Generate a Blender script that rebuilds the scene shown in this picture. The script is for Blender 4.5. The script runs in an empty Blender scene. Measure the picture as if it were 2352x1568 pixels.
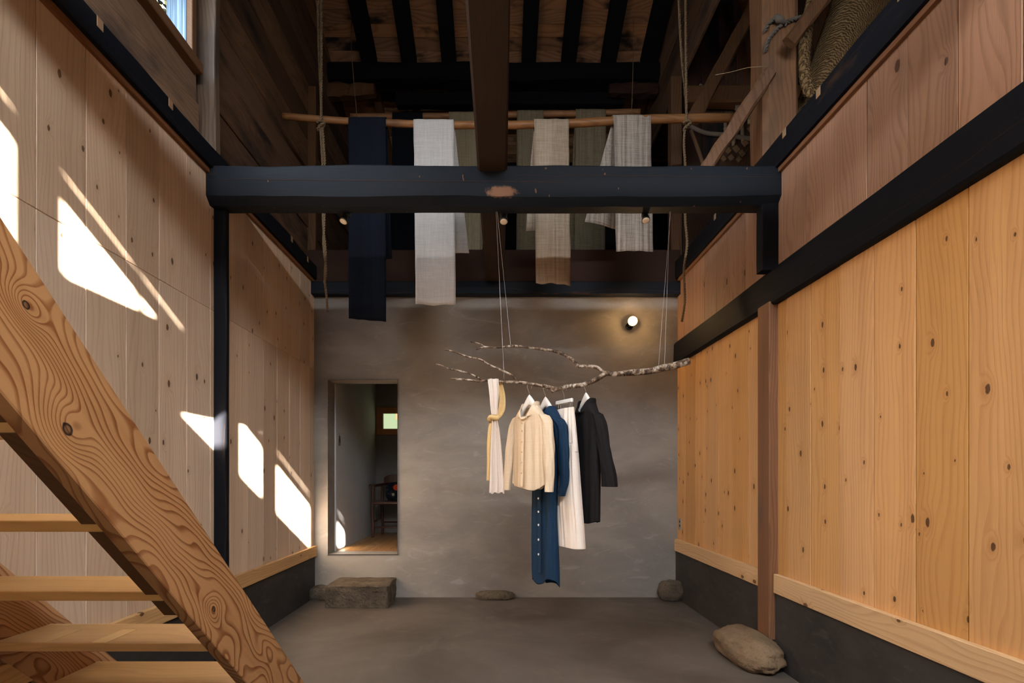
import bpy, bmesh, math, random
from mathutils import Vector, Matrix, noise as mnoise

scene = bpy.context.scene
COL = scene.collection
random.seed(11)

# ------------------------------------------------------------------ camera
FPX, HX, HY, CH = 1225.0, 1147.0, 1092.0, 1.22      # focal length in px, vanishing point, eye height
cam_d = bpy.data.cameras.new('camera')
cam_d.sensor_width = 36.0
cam_d.lens = FPX / 2352.0 * 36.0
cam_d.shift_x = (1176.0 - HX) / 2352.0
cam_d.shift_y = (HY - 784.0) / 2352.0
cam_d.clip_start = 0.05
cam = bpy.data.objects.new('camera', cam_d)
cam.location = (0, 0, CH)
cam.rotation_euler = (math.radians(90), 0, 0)
COL.objects.link(cam)
scene.camera = cam

# ------------------------------------------------------------------ world
world = bpy.data.worlds.new('world')
scene.world = world
world.use_nodes = True
wn = world.node_tree.nodes
wn['Background'].inputs[0].default_value = (0.62, 0.78, 1.0, 1)
wn['Background'].inputs[1].default_value = 1.6

# ------------------------------------------------------------------ lights
def light(name, kind, loc, energy, color, direction=None, **kw):
    d = bpy.data.lights.new(name, kind)
    d.energy = energy
    d.color = color
    for k, v in kw.items():
        setattr(d, k, v)
    o = bpy.data.objects.new(name, d)
    o.location = loc
    if direction is not None:
        o.rotation_euler = Vector(direction).to_track_quat('-Z', 'Y').to_euler()
    COL.objects.link(o)
    return o

SUN = Vector((-0.60, 1.0, -0.50))
light('sun', 'SUN', (3, -5, 6), 200.0, (1.0, 0.93, 0.84), SUN, angle=math.radians(0.55))
# daylight glowing through the paper doors behind the camera
light('paper_door_daylight', 'AREA', (0.55, -1.12, 1.15), 9.0, (1.0, 0.90, 0.78), (0, 1, 0.0),
      shape='RECTANGLE', size=2.4, size_y=1.9)
# sky light coming in through the clerestory above them
light('clerestory_daylight', 'AREA', (0.75, -1.12, 3.95), 180.0, (0.92, 0.96, 1.0), (-0.05, 1, -0.95),
      shape='RECTANGLE', size=3.4, size_y=0.12, spread=math.radians(135))
# sky light through the window high in the left wall
light('side_window_daylight', 'AREA', (-1.88, 2.1, 4.3), 50.0, (0.80, 0.90, 1.0), (1, 0.2, -1.0),
      shape='RECTANGLE', size=2.2, size_y=0.8, spread=math.radians(150))

scene.view_settings.view_transform = 'Standard'
scene.view_settings.look = 'None'
scene.view_settings.gamma = 1.0
scene.view_settings.use_curve_mapping = False
scene.view_settings.exposure = 0.0
scene.cycles.use_denoising = True
scene.cycles.max_bounces = 8
scene.cycles.diffuse_bounces = 6
scene.cycles.sample_clamp_indirect = 30.0

# ------------------------------------------------------------------ helpers
def at(u, v, y):
    """photo pixel at depth y -> world point"""
    return Vector(((u - HX) * y / FPX, y, CH - (v - HY) * y / FPX))

def tag(o, label=None, cat=None, group=None, kind=None):
    if label: o['label'] = label
    if cat: o['category'] = cat
    if group: o['group'] = group
    if kind: o['kind'] = kind
    return o

def thing(name, loc, label, cat, group=None, rotz=0.0):
    o = bpy.data.objects.new(name, None)
    o.empty_display_size = 0.1
    o.location = loc
    o.rotation_euler = (0, 0, rotz)
    COL.objects.link(o)
    return tag(o, label, cat, group)

def origin(o):
    p = Vector((0, 0, 0))
    while o is not None:
        p += Vector(o.location)
        o = o.parent
    return p

def obj(name, data, mat, parent=None, smooth=False, local=False):
    verts, faces = data
    off = origin(parent) if (parent is not None and not local) else Vector((0, 0, 0))
    me = bpy.data.meshes.new(name)
    me.from_pydata([tuple(Vector(v) - off) for v in verts], [], faces)
    me.validate()
    if smooth:
        me.polygons.foreach_set('use_smooth', [True] * len(me.polygons))
    if mat: me.materials.append(mat)
    o = bpy.data.objects.new(name, me)
    COL.objects.link(o)
    o.parent = parent
    return o

def from_bm(bm):
    bm.verts.index_update()
    d = ([v.co.copy() for v in bm.verts], [[v.index for v in f.verts] for f in bm.faces])
    bm.free()
    return d

def box(x0, x1, y0, y1, z0, z1, bev=0.0):
    bm = bmesh.new()
    bmesh.ops.create_cube(bm, size=1.0)
    for v in bm.verts:
        v.co = Vector((x0 + (v.co.x + .5) * (x1 - x0), y0 + (v.co.y + .5) * (y1 - y0), z0 + (v.co.z + .5) * (z1 - z0)))
    if bev > 0:
        bev = min(bev, .45 * min(abs(x1 - x0), abs(y1 - y0), abs(z1 - z0)))
        bmesh.ops.bevel(bm, geom=bm.edges[:], offset=bev, segments=1, affect='EDGES', profile=0.5)
    return from_bm(bm)

def join(*ds):
    V, F = [], []
    for v, f in ds:
        n = len(V)
        V += v
        F += [[i + n for i in q] for q in f]
    return V, F

def prism_x(prof, x0, x1):
    """profile [(y,z)...] extruded along x"""
    n = len(prof)
    V = [Vector((x0, y, z)) for y, z in prof] + [Vector((x1, y, z)) for y, z in prof]
    F = [[i, (i + 1) % n, n + (i + 1) % n, n + i] for i in range(n)]
    F += [list(range(n))[::-1], list(range(n, 2 * n))]
    return V, F

def loft(rings, close=True, caps=True):
    n = len(rings[0])
    V = [Vector(p) for r in rings for p in r]
    F = []
    for k in range(len(rings) - 1):
        for i in range(n if close else n - 1):
            j = (i + 1) % n
            F.append([k * n + i, k * n + j, (k + 1) * n + j, (k + 1) * n + i])
    if caps and close:
        F.append(list(range(n))[::-1])
        F.append([(len(rings) - 1) * n + i for i in range(n)])
    return V, F

def tube(path, radii, n=10, caps=True, wob=0.0, seed=0):
    path = [Vector(p) for p in path]
    if not isinstance(radii, (list, tuple)):
        radii = [radii] * len(path)
    rings = []
    up = None
    for k, p in enumerate(path):
        a = path[max(0, k - 1)]
        b = path[min(len(path) - 1, k + 1)]
        t = (b - a).normalized()
        if up is None:
            up = Vector((0, 0, 1)) if abs(t.z) < .9 else Vector((0, 1, 0))
        s = t.cross(up).normalized()
        up = s.cross(t).normalized()
        r = []
        for i in range(n):
            a_ = 2 * math.pi * i / n
            rr = radii[k]
            if wob:
                rr *= 1 + wob * mnoise.noise(Vector((p.x * 9 + math.cos(a_) + seed, p.y * 9, p.z * 9 + math.sin(a_))))
            r.append(p + s * (math.cos(a_) * rr) + up * (math.sin(a_) * rr))
        rings.append(r)
    return loft(rings, True, caps)

def resample(path, step):
    """Catmull-Rom resample of a list of Vectors"""
    P = [Vector(p) for p in path]
    out = []
    for i in range(len(P) - 1):
        p0 = P[max(0, i - 1)]; p1 = P[i]; p2 = P[i + 1]; p3 = P[min(len(P) - 1, i + 2)]
        m = max(1, int((p2 - p1).length / step))
        for k in range(m):
            t = k / m
            out.append(.5 * ((2 * p1) + (p2 - p0) * t + (2 * p0 - 5 * p1 + 4 * p2 - p3) * t * t + (3 * p1 - p0 - 3 * p2 + p3) * t ** 3))
    out.append(P[-1])
    return out

def rope(path, r, strands=2, pitch=.05, n=6):
    """twisted strands along a path"""
    pts = resample(path, .006)
    res = []
    for s in range(strands):
        q = []
        dist = 0
        for i, p in enumerate(pts):
            if i: dist += (p - pts[i - 1]).length
            t = (pts[min(i + 1, len(pts) - 1)] - pts[max(i - 1, 0)]).normalized()
            a = Vector((1, 0, 0)) if abs(t.x) < .8 else Vector((0, 1, 0))
            e1 = t.cross(a).normalized(); e2 = t.cross(e1)
            ph = 2 * math.pi * (dist / pitch + s / strands)
            q.append(p + (e1 * math.cos(ph) + e2 * math.sin(ph)) * r * .5)
        res.append(tube(q, r * .58, n))
    return join(*res)

def rock(c, size, seed, rough=.18, sub=4, flat=None, power=1.0):
    bm = bmesh.new()
    bmesh.ops.create_icosphere(bm, subdivisions=sub, radius=1.0)
    for v in bm.verts:
        d = v.co.normalized()
        p = Vector([math.copysign(abs(q) ** power, q) for q in d])
        m = 1 + rough * mnoise.fractal(d * 1.6 + Vector((seed, seed * .7, 0)), 1.0, 2.0, 4)
        m += .03 * mnoise.noise(d * 9 + Vector((seed, 0, 0)))
        q = p * m
        v.co = Vector((q.x * size[0], q.y * size[1], max(q.z, -.92) * size[2])) + Vector(c)
    return from_bm(bm)

def rough_beam(p0, p1, w, h, seed=0, amp=.008, n=28, cham=.02, taper=1.0, bow=0.0):
    """hewn timber from p0 to p1, section w (sideways) x h (vertical), chamfered and uneven"""
    p0, p1 = Vector(p0), Vector(p1)
    t = (p1 - p0).normalized()
    up = Vector((0, 0, 1)) if abs(t.z) < .9 else Vector((0, 1, 0))
    s = t.cross(up).normalized(); up = s.cross(t).normalized()
    rings = []
    for k in range(n + 1):
        f = k / n
        c = p0.lerp(p1, f) + up * bow * math.sin(math.pi * f)
        sc = 1 + (taper - 1) * f
        a, b, ch = w / 2 * sc, h / 2 * sc, cham
        prof = [(-a + ch, -b), (a - ch, -b), (a, -b + ch), (a, b - ch), (a - ch, b), (-a + ch, b), (-a, b - ch), (-a, -b + ch)]
        ring = []
        for i, (x, z) in enumerate(prof):
            nx = amp * mnoise.noise(Vector((f * 5 + i * 3.1, seed, i * 1.7)))
            nz = amp * mnoise.noise(Vector((f * 5 + i * 2.3, seed + 9, i * 1.3)))
            ring.append(c + s * (x + nx) + up * (z + nz))
        rings.append(ring)
    return loft(rings)

# ------------------------------------------------------------------ materials
class NT:
    def __init__(s, name):
        s.m = bpy.data.materials.new(name)
        s.m.use_nodes = True
        s.t = s.m.node_tree
        s.n = s.t.nodes
        s.b = s.n['Principled BSDF']
    def add(s, typ, **kw):
        n = s.n.new(typ)
        for k, v in kw.items():
            setattr(n, k, v)
        return n
    def put(s, sock, v):
        if isinstance(v, bpy.types.NodeSocket): s.t.links.new(v, sock)
        elif isinstance(v, (tuple, list)) and len(v) == 3 and sock.type == 'RGBA': sock.default_value = (*v, 1)
        else: sock.default_value = v
    def math(s, op, a, b=0.0, c=0.0, clamp=False):
        n = s.add('ShaderNodeMath', operation=op, use_clamp=clamp)
        s.put(n.inputs[0], a); s.put(n.inputs[1], b)
        if len(n.inputs) > 2: s.put(n.inputs[2], c)
        return n.outputs[0]
    def vmath(s, op, a, b):
        n = s.add('ShaderNodeVectorMath', operation=op)
        s.put(n.inputs[0], a); s.put(n.inputs[1], b)
        return n.outputs[0]
    def xyz(s, x, y, z):
        n = s.add('ShaderNodeCombineXYZ')
        for i, v in enumerate((x, y, z)): s.put(n.inputs[i], v)
        return n.outputs[0]
    def sep(s, v):
        n = s.add('ShaderNodeSeparateXYZ'); s.put(n.inputs[0], v)
        return n.outputs
    def noise(s, vec, scale, detail=2.0, rough=.5, dist=0.0):
        n = s.add('ShaderNodeTexNoise')
        s.put(n.inputs['Vector'], vec); s.put(n.inputs['Scale'], scale)
        s.put(n.inputs['Detail'], detail); s.put(n.inputs['Roughness'], rough); s.put(n.inputs['Distortion'], dist)
        return n.outputs['Fac']
    def ramp(s, fac, stops, interp='LINEAR'):
        n = s.add('ShaderNodeValToRGB')
        n.color_ramp.interpolation = interp
        el = n.color_ramp.elements
        while len(el) < len(stops): el.new(.5)
        for e, (p, c) in zip(el, stops):
            e.position = p
            e.color = (c, c, c, 1) if isinstance(c, (int, float)) else (*c, 1)
        s.put(n.inputs[0], fac)
        return n.outputs[0]
    def smooth(s, v, lo, hi, a=0.0, b=1.0):
        n = s.add('ShaderNodeMapRange', interpolation_type='SMOOTHSTEP')
        for i, q in enumerate((v, lo, hi, a, b)): s.put(n.inputs[i], q)
        return n.outputs[0]
    def mix(s, fac, a, b, mode='MIX'):
        n = s.add('ShaderNodeMix', data_type='RGBA', blend_type=mode)
        s.put(n.inputs[0], fac); s.put(n.inputs[6], a); s.put(n.inputs[7], b)
        return n.outputs[2]
    def coord(s): return s.add('ShaderNodeTexCoord').outputs['Object']
    def rand(s): return s.add('ShaderNodeObjectInfo').outputs['Random']
    def bump(s, h, strength, dist=.01):
        n = s.add('ShaderNodeBump')
        n.inputs['Strength'].default_value = strength
        n.inputs['Distance'].default_value = dist
        s.put(n.inputs['Height'], h)
        s.put(s.b.inputs['Normal'], n.outputs[0])
    def out(s, col=None, rough=None, spec=None, **kw):
        if col is not None: s.put(s.b.inputs['Base Color'], col)
        if rough is not None: s.put(s.b.inputs['Roughness'], rough)
        if spec is not None: s.b.inputs['Specular IOR Level'].default_value = spec
        for k, v in kw.items(): s.put(s.b.inputs[k.replace('_', ' ')], v)
        return s.m

def wood(name, early, late, axes, ring=45.0, warp=3.0, nscale=4.0, lscale=.22, tone=.18, hue=.0, contrast=.8,
         knots=None, knot_col=(.05, .022, .01), rough=.6, bump=.12, stain=None, spec=.25, fiber=.35, thin=False, eyes=()):
    s = NT(name)
    c = s.sep(s.coord())
    r = s.rand()
    a0, l, d = c[axes[0]], c[axes[1]], c[axes[2]]
    a = s.math('ADD', a0, s.math('MULTIPLY', d, .8))
    rv = s.xyz(s.math('MULTIPLY', r, 13.7), s.math('MULTIPLY', r, 57.1), s.math('MULTIPLY', r, 91.3))
    P = s.vmath('ADD', s.xyz(a, s.math('MULTIPLY', l, lscale), s.math('MULTIPLY', d, .5)), rv)
    low = s.noise(P, nscale, 2.0, .45)
    rc = s.math('ADD', s.math('MULTIPLY', a, ring), s.math('MULTIPLY', low, warp * 4.0))
    kmask = None
    if knots:
        kd, kr, kthr = knots
        vv = s.vmath('ADD', s.xyz(s.math('MULTIPLY', a, kd), s.math('MULTIPLY', l, kd * .55), 0.0), rv)
        vo = s.add('ShaderNodeTexVoronoi', voronoi_dimensions='2D')
        s.put(vo.inputs['Vector'], vv); vo.inputs['Scale'].default_value = 1.0; vo.inputs['Randomness'].default_value = .9
        kc = s.sep(vo.outputs['Color'])
        dist = vo.outputs['Distance']
        jit = s.math('MULTIPLY', s.math('SUBTRACT', s.noise(s.vmath('SCALE', s.coord(), (1, 1, 1)) if False else s.coord(), 90.0, 1.0), .5), kr * .5)
        dist = s.math('ADD', dist, jit)
        pres = s.math('GREATER_THAN', kc[1], kthr)
        rad = s.math('MULTIPLY_ADD', kc[0], kr, kr * .35)
        m = s.math('SUBTRACT', 1.0, s.smooth(dist, s.math('MULTIPLY', rad, .7), rad))
        halo = s.math('SUBTRACT', 1.0, s.smooth(dist, s.math('MULTIPLY', rad, .6), s.math('MULTIPLY', rad, 4.0)))
        kmask = s.math('MULTIPLY', m, pres)
        hal = s.math('MULTIPLY', halo, pres)
        rc = s.math('ADD', rc, s.math('MULTIPLY', hal, 1.6))
    eye_mask = None
    for (ea, el, er) in eyes:
        q1 = s.math('MULTIPLY', s.math('SUBTRACT', a0, ea), 1.15)
        q2 = s.math('MULTIPLY', s.math('SUBTRACT', l, el), .85)
        ed = s.math('SQRT', s.math('ADD', s.math('MULTIPLY', q1, q1), s.math('MULTIPLY', q2, q2)))
        sw = s.math('EXPONENT', s.math('MULTIPLY', s.math('MULTIPLY', ed, ed), -1.0 / (er * 4.2) ** 2))
        rc = s.math('ADD', rc, s.math('MULTIPLY', sw, 5.0))
        edj = s.math('ADD', ed, s.math('MULTIPLY', s.math('SUBTRACT', s.noise(s.coord(), 60.0, 2.0), .5), er * .4))
        em = s.math('SUBTRACT', 1.0, s.smooth(edj, er * .82, er))
        inner = s.math('SUBTRACT', 1.0, s.smooth(edj, er * .35, er * .7))
        em = s.math('SUBTRACT', em, s.math('MULTIPLY', inner, .45))
        eye_mask = em if eye_mask is None else s.math('MAXIMUM', eye_mask, em)
    fr = s.math('FRACT', rc)
    rg = s.ramp(fr, [(0.0, 0.0), (.58, .10), (.80, .85), (.92, 1.0), (1.0, 0.0)] if thin else [(0.0, 0.0), (.45, .12), (.80, 1.0), (.93, .75), (1.0, 0.0)])
    fv = s.xyz(s.math('MULTIPLY', a, 420.0), s.math('MULTIPLY', l, 7.0), s.math('MULTIPLY', d, 420.0))
    fib = s.noise(s.vmath('ADD', fv, rv), 1.0, 2.0)
    big = s.noise(s.vmath('ADD', s.xyz(s.math('MULTIPLY', a, 19.0), s.math('MULTIPLY', l, .6), d), rv), 1.0, 2.0)
    f = s.math('ADD', s.math('MULTIPLY', rg, contrast), s.math('MULTIPLY', s.math('SUBTRACT', fib, .5), fiber))
    f = s.math('ADD', f, s.math('MULTIPLY', s.math('SUBTRACT', big, .5), 1.15), clamp=True)
    col = s.mix(f, early, late)
    hs = s.add('ShaderNodeHueSaturation')
    r2 = s.math('FRACT', s.math('MULTIPLY', r, 7.31))
    s.put(hs.inputs['Value'], s.math('MULTIPLY_ADD', r, 2 * tone, 1 - tone))
    s.put(hs.inputs['Hue'], s.math('MULTIPLY_ADD', r2, 2 * hue, .5 - hue))
    s.put(hs.inputs['Saturation'], s.math('MULTIPLY_ADD', r2, -.12, 1.05))
    s.put(hs.inputs['Color'], col)
    col = hs.outputs[0]
    if stain:
        scol, lo, hi, sc = stain
        sn = s.noise(s.vmath('ADD', s.xyz(s.math('MULTIPLY', a, 1.6), s.math('MULTIPLY', l, .5), d), rv), sc, 4.0, .6)
        col = s.mix(s.smooth(sn, lo, hi), col, scol)
    if kmask is not None:
        col = s.mix(s.math('MULTIPLY', hal, .35), col, late)
        col = s.mix(s.math('MULTIPLY', kmask, .9), col, knot_col)
    if eye_mask is not None:
        col = s.mix(s.math('MULTIPLY', eye_mask, .96), col, knot_col)
    s.bump(s.math('ADD', rg, fib), bump, .004)
    return s.out(col, rough, spec)

def hewn(name, base, worn, amount=.62, axis=0, rough=.55, crack=True, spec=.35):
    """smoke-blackened timber with brown wear"""
    s = NT(name)
    co = s.coord(); c = s.sep(co); r = s.rand()
    k = [5.0, 5.0, 5.0]; k[axis] = 1.1
    st = s.xyz(*[s.math('MULTIPLY', c[i], k[i]) for i in range(3)])
    st = s.vmath('ADD', st, s.xyz(s.math('MULTIPLY', r, 31.0), s.math('MULTIPLY', r, 17.0), 0.0))
    k2 = [260.0] * 3; k2[axis] = 5.0
    fib = s.noise(s.xyz(*[s.math('MULTIPLY', c[i], k2[i]) for i in range(3)]), 1.0, 3.0)
    n1 = s.noise(st, 1.0, 6.0, .68)
    col = s.mix(s.smooth(n1, amount, amount + .17), base, worn)
    col = s.mix(s.math('MULTIPLY', s.smooth(s.noise(st, 3.4, 5.0, .75), .70, .76), .5), col, tuple(3.2 * q for q in worn))
    col = s.mix(s.math('MULTIPLY', fib, .5), col, tuple(.45 * q for q in base))
    if crack:
        ca, cb = [(1, 2), (0, 2), (0, 1)][axis]
        w = s.noise(s.xyz(s.math('MULTIPLY', c[axis], 1.3), s.math('MULTIPLY', r, 40.0), 0.0), 1.0, 3.0)
        line = s.math('ABSOLUTE', s.math('SUBTRACT', s.math('FRACT', s.math('ADD', s.math('MULTIPLY', s.math('ADD', c[ca], c[cb]), 6.5), s.math('MULTIPLY', w, 1.1))), .5))
        msk = s.math('SUBTRACT', 1.0, s.smooth(line, .004, .016))
        col = s.mix(s.math('MULTIPLY', msk, .65), col, tuple(.55 * q for q in worn))
    s.bump(s.math('ADD', n1, s.math('MULTIPLY', fib, .35)), .35, .006)
    return s.out(col, rough, spec)

def plaster(name, a, b, c_, scale=1.0, rough=.72, spec=.3, streak=1.0):
    s = NT(name)
    co = s.coord()
    v = s.vmath('MULTIPLY', co, (1.0, 1.0, 1.9))
    n1 = s.noise(v, 1.1 * scale, 5.0, .6, .6)
    n2 = s.noise(s.vmath('MULTIPLY', co, (1.2, 1.2, 3.2)), 2.6 * scale, 7.0, .68, 1.4)
    n3 = s.noise(co, 40.0, 3.0, .6)
    col = s.mix(s.smooth(n1, .32, .66), a, b)
    col = s.mix(s.math('MULTIPLY', s.smooth(n2, .55, .72), .38 * streak), col, c_)
    col = s.mix(s.math('MULTIPLY', s.smooth(n3, .55, .8), .10), col, c_)
    # arcs left by the trowel
    vo = s.add('ShaderNodeTexVoronoi', voronoi_dimensions='3D', feature='DISTANCE_TO_EDGE')
    s.put(vo.inputs['Vector'], s.vmath('ADD', s.vmath('MULTIPLY', co, (1.0, 1.0, 1.6)), s.vmath('MULTIPLY', s.xyz(n2, n1, n2), (.5, .5, .5))))
    vo.inputs['Scale'].default_value = 1.9 * scale
    col = s.mix(s.math('MULTIPLY', s.math('SUBTRACT', 1.0, s.smooth(vo.outputs['Distance'], 0.0, .05)), .05 * streak), col, c_)
    s.bump(s.math('ADD', s.math('MULTIPLY', n2, .8), s.math('MULTIPLY', n3, .25)), .25, .006)
    return s.out(col, s.math('MULTIPLY_ADD', n2, -.25, rough + .12), spec)

def linen(name, col, dark, weave=520.0, rough=.9, stripe=.25, trans=.0, band=None):
    s = NT(name)
    co = s.coord(); c = s.sep(co)
    v = s.noise(s.xyz(s.math('MULTIPLY', c[0], weave), s.math('MULTIPLY', c[1], weave), s.math('MULTIPLY', c[2], 6.0)), 1.0, 2.0)
    h = s.noise(s.xyz(s.math('MULTIPLY', c[0], 7.0), s.math('MULTIPLY', c[1], 7.0), s.math('MULTIPLY', c[2], weave * .8)), 1.0, 2.0)
    w = s.noise(s.xyz(s.math('MULTIPLY', c[0], 60.0), c[1], s.math('MULTIPLY', c[2], .8)), 1.0, 3.0)
    f = s.math('ADD', s.math('MULTIPLY', s.math('ADD', v, h), .5), s.math('MULTIPLY', s.math('SUBTRACT', w, .5), stripe * 2))
    cc = s.mix(s.smooth(f, .25, .75), dark, col)
    s.bump(s.math('ADD', v, h), .15, .002)
    m = s.out(cc, rough, .12)
    if trans:
        tr = s.add('ShaderNodeBsdfTranslucent'); s.put(tr.inputs[0], cc)
        mx = s.add('ShaderNodeMixShader'); mx.inputs[0].default_value = trans
        o = s.n['Material Output']
        s.t.links.new(s.b.outputs[0], mx.inputs[1]); s.t.links.new(tr.outputs[0], mx.inputs[2]); s.t.links.new(mx.outputs[0], o.inputs[0])
    return m

def plain(name, col, rough=.5, metal=0.0, spec=.4, nz=.15, nscale=30.0, emit=None, strength=0.0):
    s = NT(name)
    n = s.noise(s.coord(), nscale, 3.0)
    cc = s.mix(s.math('MULTIPLY', n, nz), col, tuple(.35 * q for q in col))
    kw = dict(Metallic=metal)
    if emit: kw.update(Emission_Color=emit, Emission_Strength=strength)
    return s.out(cc, rough, spec, **kw)

YZ = (1, 2, 0)   # across y, grain along z (side-wall planks)
XZ = (0, 2, 1)
ZY = (2, 1, 0)   # across z, grain along y
ZX = (2, 0, 1)
YX = (1, 0, 2)
XY = (0, 1, 2)
M = {}
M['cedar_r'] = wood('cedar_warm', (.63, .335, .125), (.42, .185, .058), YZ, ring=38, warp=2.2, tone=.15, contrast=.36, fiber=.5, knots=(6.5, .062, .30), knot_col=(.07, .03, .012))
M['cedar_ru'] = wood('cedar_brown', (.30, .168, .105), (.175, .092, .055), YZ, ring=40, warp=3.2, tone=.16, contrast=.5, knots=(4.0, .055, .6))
M['cedar_l'] = wood('cedar_pale', (.66, .50, .355), (.47, .31, .20), YZ, ring=38, warp=2.2, tone=.13, contrast=.36, fiber=.5, knots=(6.0, .062, .35), knot_col=(.09, .045, .02))
M['pale_y'] = wood('pale_board', (.62, .385, .18), (.44, .24, .095), ZY, ring=45, warp=3, tone=.06, contrast=.5, knots=(6.0, .09, .5), knot_col=(.10, .04, .015))
M['red_y'] = wood('red_strip', (.18, .078, .034), (.10, .042, .019), ZY, ring=60, warp=2, tone=.08, contrast=.5)
M['backing'] = wood('sapwood_backing', (.74, .56, .36), (.60, .42, .25), YZ, ring=60, warp=1, tone=.05, contrast=.4)
def fir_eye(u, v, r):
    y = FPX / (HX - u); z = CH + (HY - v) * y / FPX
    al = math.atan(1 / .95)
    p = Matrix.Rotation(al, 4, 'X').inverted() @ (Vector((0, y, z)) - Vector((0, 1.6, 1.06)))
    return (p.y, p.z, r)
M['fir'] = wood('fir_plain_sawn', (.50, .275, .130), (.225, .082, .030), YZ, ring=34, warp=6.6, nscale=3.6, lscale=.36, thin=True, tone=.03, contrast=.9, rough=.5, fiber=.25, knot_col=(.012, .008, .008), eyes=(fir_eye(155, 985, .0165), fir_eye(491, 1398, .012), fir_eye(60, 700, .010)))
M['tread'] = wood('honey_tread', (.76, .46, .175), (.62, .345, .115), YX, ring=24, warp=3, tone=.02, contrast=.45, rough=.45, fiber=.25)
M['inlay'] = wood('inlay', (.86, .60, .30), (.76, .48, .21), XY, ring=30, warp=2, tone=.05, contrast=.3)
M['post_red'] = wood('red_post', (.22, .095, .040), (.115, .048, .021), YZ, ring=60, warp=2, tone=.1, contrast=.7, stain=((.11, .07, .05), .50, .72, 3.0))
M['board_l'] = wood('old_board', (.20, .118, .068), (.12, .065, .037), ZY, ring=40, warp=3, tone=.20, contrast=.5, stain=((.05, .036, .03), .52, .74, 2.2), rough=.7)
M['board_ld'] = wood('old_dark_board', (.145, .076, .040), (.066, .035, .019), ZY, ring=36, warp=4, tone=.40, contrast=.55, stain=((.022, .016, .014), .48, .74, 2.2), rough=.75)
M['board_v'] = wood('old_upright_board', (.075, .036, .019), (.040, .020, .011), XZ, ring=36, warp=4, tone=.40, contrast=.5, stain=((.010, .008, .009), .48, .62, 2.6), rough=.75)
M['roof'] = wood('roof_board', (.30, .150, .070), (.150, .070, .032), YX, ring=30, warp=4, tone=.30, contrast=.6, stain=((.018, .013, .011), .54, .66, 2.6), rough=.8)
M['black_x'] = hewn('black_timber_x', (.0085, .0115, .017), (.13, .058, .030), .60, 0, .62, True, .14)
M['black_y'] = hewn('black_timber_y', (.0075, .0085, .012), (.06, .032, .018), .62, 1, .65, True, .10)
M['black_z'] = hewn('black_timber_z', (.0075, .0085, .012), (.06, .032, .018), .64, 2, .65, True, .10)
M['brown_y'] = hewn('brown_timber_y', (.036, .023, .017), (.08, .038, .02), .60, 1, .7, True, .12)
M['brown_x'] = hewn('brown_timber_x', (.040, .020, .014), (.075, .034, .020), .58, 0, .7, False, .1)
M['soot'] = hewn('sooty_timber', (.0050, .0055, .0075), (.032, .017, .010), .62, 0, .85, False, .1)
M['brace'] = wood('brace_wood', (.125, .058, .025), (.068, .030, .013), XZ, ring=40, warp=3, tone=.15, contrast=.6)
M['post_old'] = wood('old_post', (.185, .088, .040), (.10, .046, .022), XZ, ring=36, warp=2.5, tone=.05, contrast=.6, stain=((.10, .055, .03), .5, .7, 2.0))
M['post_grey'] = wood('weathered_post', (.155, .105, .070), (.080, .050, .033), YZ, ring=50, warp=2.5, tone=.05, contrast=.7, stain=((.07, .05, .04), .5, .7, 2.0))
M['frame'] = wood('window_frame', (.16, .078, .034), (.10, .048, .02), ZY, ring=50, warp=1, tone=.1, contrast=.4)
M['peg'] = plain('cut_peg_wood', (.30, .185, .10), .8)
M['plaster'] = plaster('grey_plaster', (.190, .168, .150), (.262, .232, .200), (.37, .35, .335))
M['plinth'] = plaster('dark_plaster', (.028, .025, .023), (.044, .039, .035), (.080, .072, .065), 1.6)
M['floor'] = plaster('earth_floor', (.072, .056, .043), (.118, .096, .077), (.175, .147, .122), .8, .62, .35, .8)
M['white_wall'] = plaster('white_plaster', (.44, .43, .42), (.48, .47, .455), (.54, .53, .51), 1.0, .8, .2, .4)
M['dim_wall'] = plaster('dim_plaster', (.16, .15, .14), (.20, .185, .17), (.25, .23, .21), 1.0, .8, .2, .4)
M['room_floor'] = wood('room_floor', (.45, .235, .09), (.25, .11, .035), XY, ring=26, warp=4, tone=.15, contrast=.75, rough=.35)
M['pole'] = wood('pole_wood', (.27, .122, .045), (.15, .060, .023), ZX, ring=30, warp=3, tone=.1, contrast=.6, stain=((.10, .045, .02), .55, .7, 3.0), rough=.45)
M['rope'] = plain('straw_rope', (.21, .135, .07), .9, nz=.6, nscale=120)
M['rope_grey'] = plain('grey_rope', (.11, .09, .07), .9, nz=.5, nscale=120)
M['stone'] = None
M['metal'] = plain('brushed_steel', (.62, .60, .57), .3, 1.0)
M['black_metal'] = plain('black_metal', (.010, .011, .014), .35, .0, .5)
M['white_paint'] = plain('white_hanger', (.80, .77, .73), .4, nz=.04)
M['lens'] = plain('lamp_lens', (.75, .62, .48), .25, nz=.3, nscale=200, emit=(1.0, .75, .48), strength=.04)
M['line'] = plain('fishing_line', (.75, .78, .82), .2)
M['navy'] = linen('navy_linen', (.0065, .0085, .0145), (.0032, .0042, .0075), 380, .95, .25)
M['indigo_rear'] = linen('indigo_linen', (.0050, .0062, .010), (.0028, .0034, .006), 380, .95, .2)
M['white'] = linen('white_linen', (.66, .62, .585), (.46, .42, .385), 420, .9, .10, .25)
M['beige'] = linen('beige_linen', (.46, .36, .27), (.26, .19, .13), 300, .9, .25, .22)
M['greige'] = linen('greige_linen', (.44, .37, .31), (.20, .155, .12), 260, .9, .5, .2)
M['khaki'] = linen('khaki_linen', (.30, .24, .15), (.19, .15, .09), 300, .9, .25, .15)
M['olive'] = linen('olive_linen', (.205, .165, .105), (.11, .085, .05), 300, .9, .25, .1)
M['cream_c'] = linen('cream_cotton', (.76, .61, .435), (.63, .485, .33), 900, .9, .08)
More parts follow.
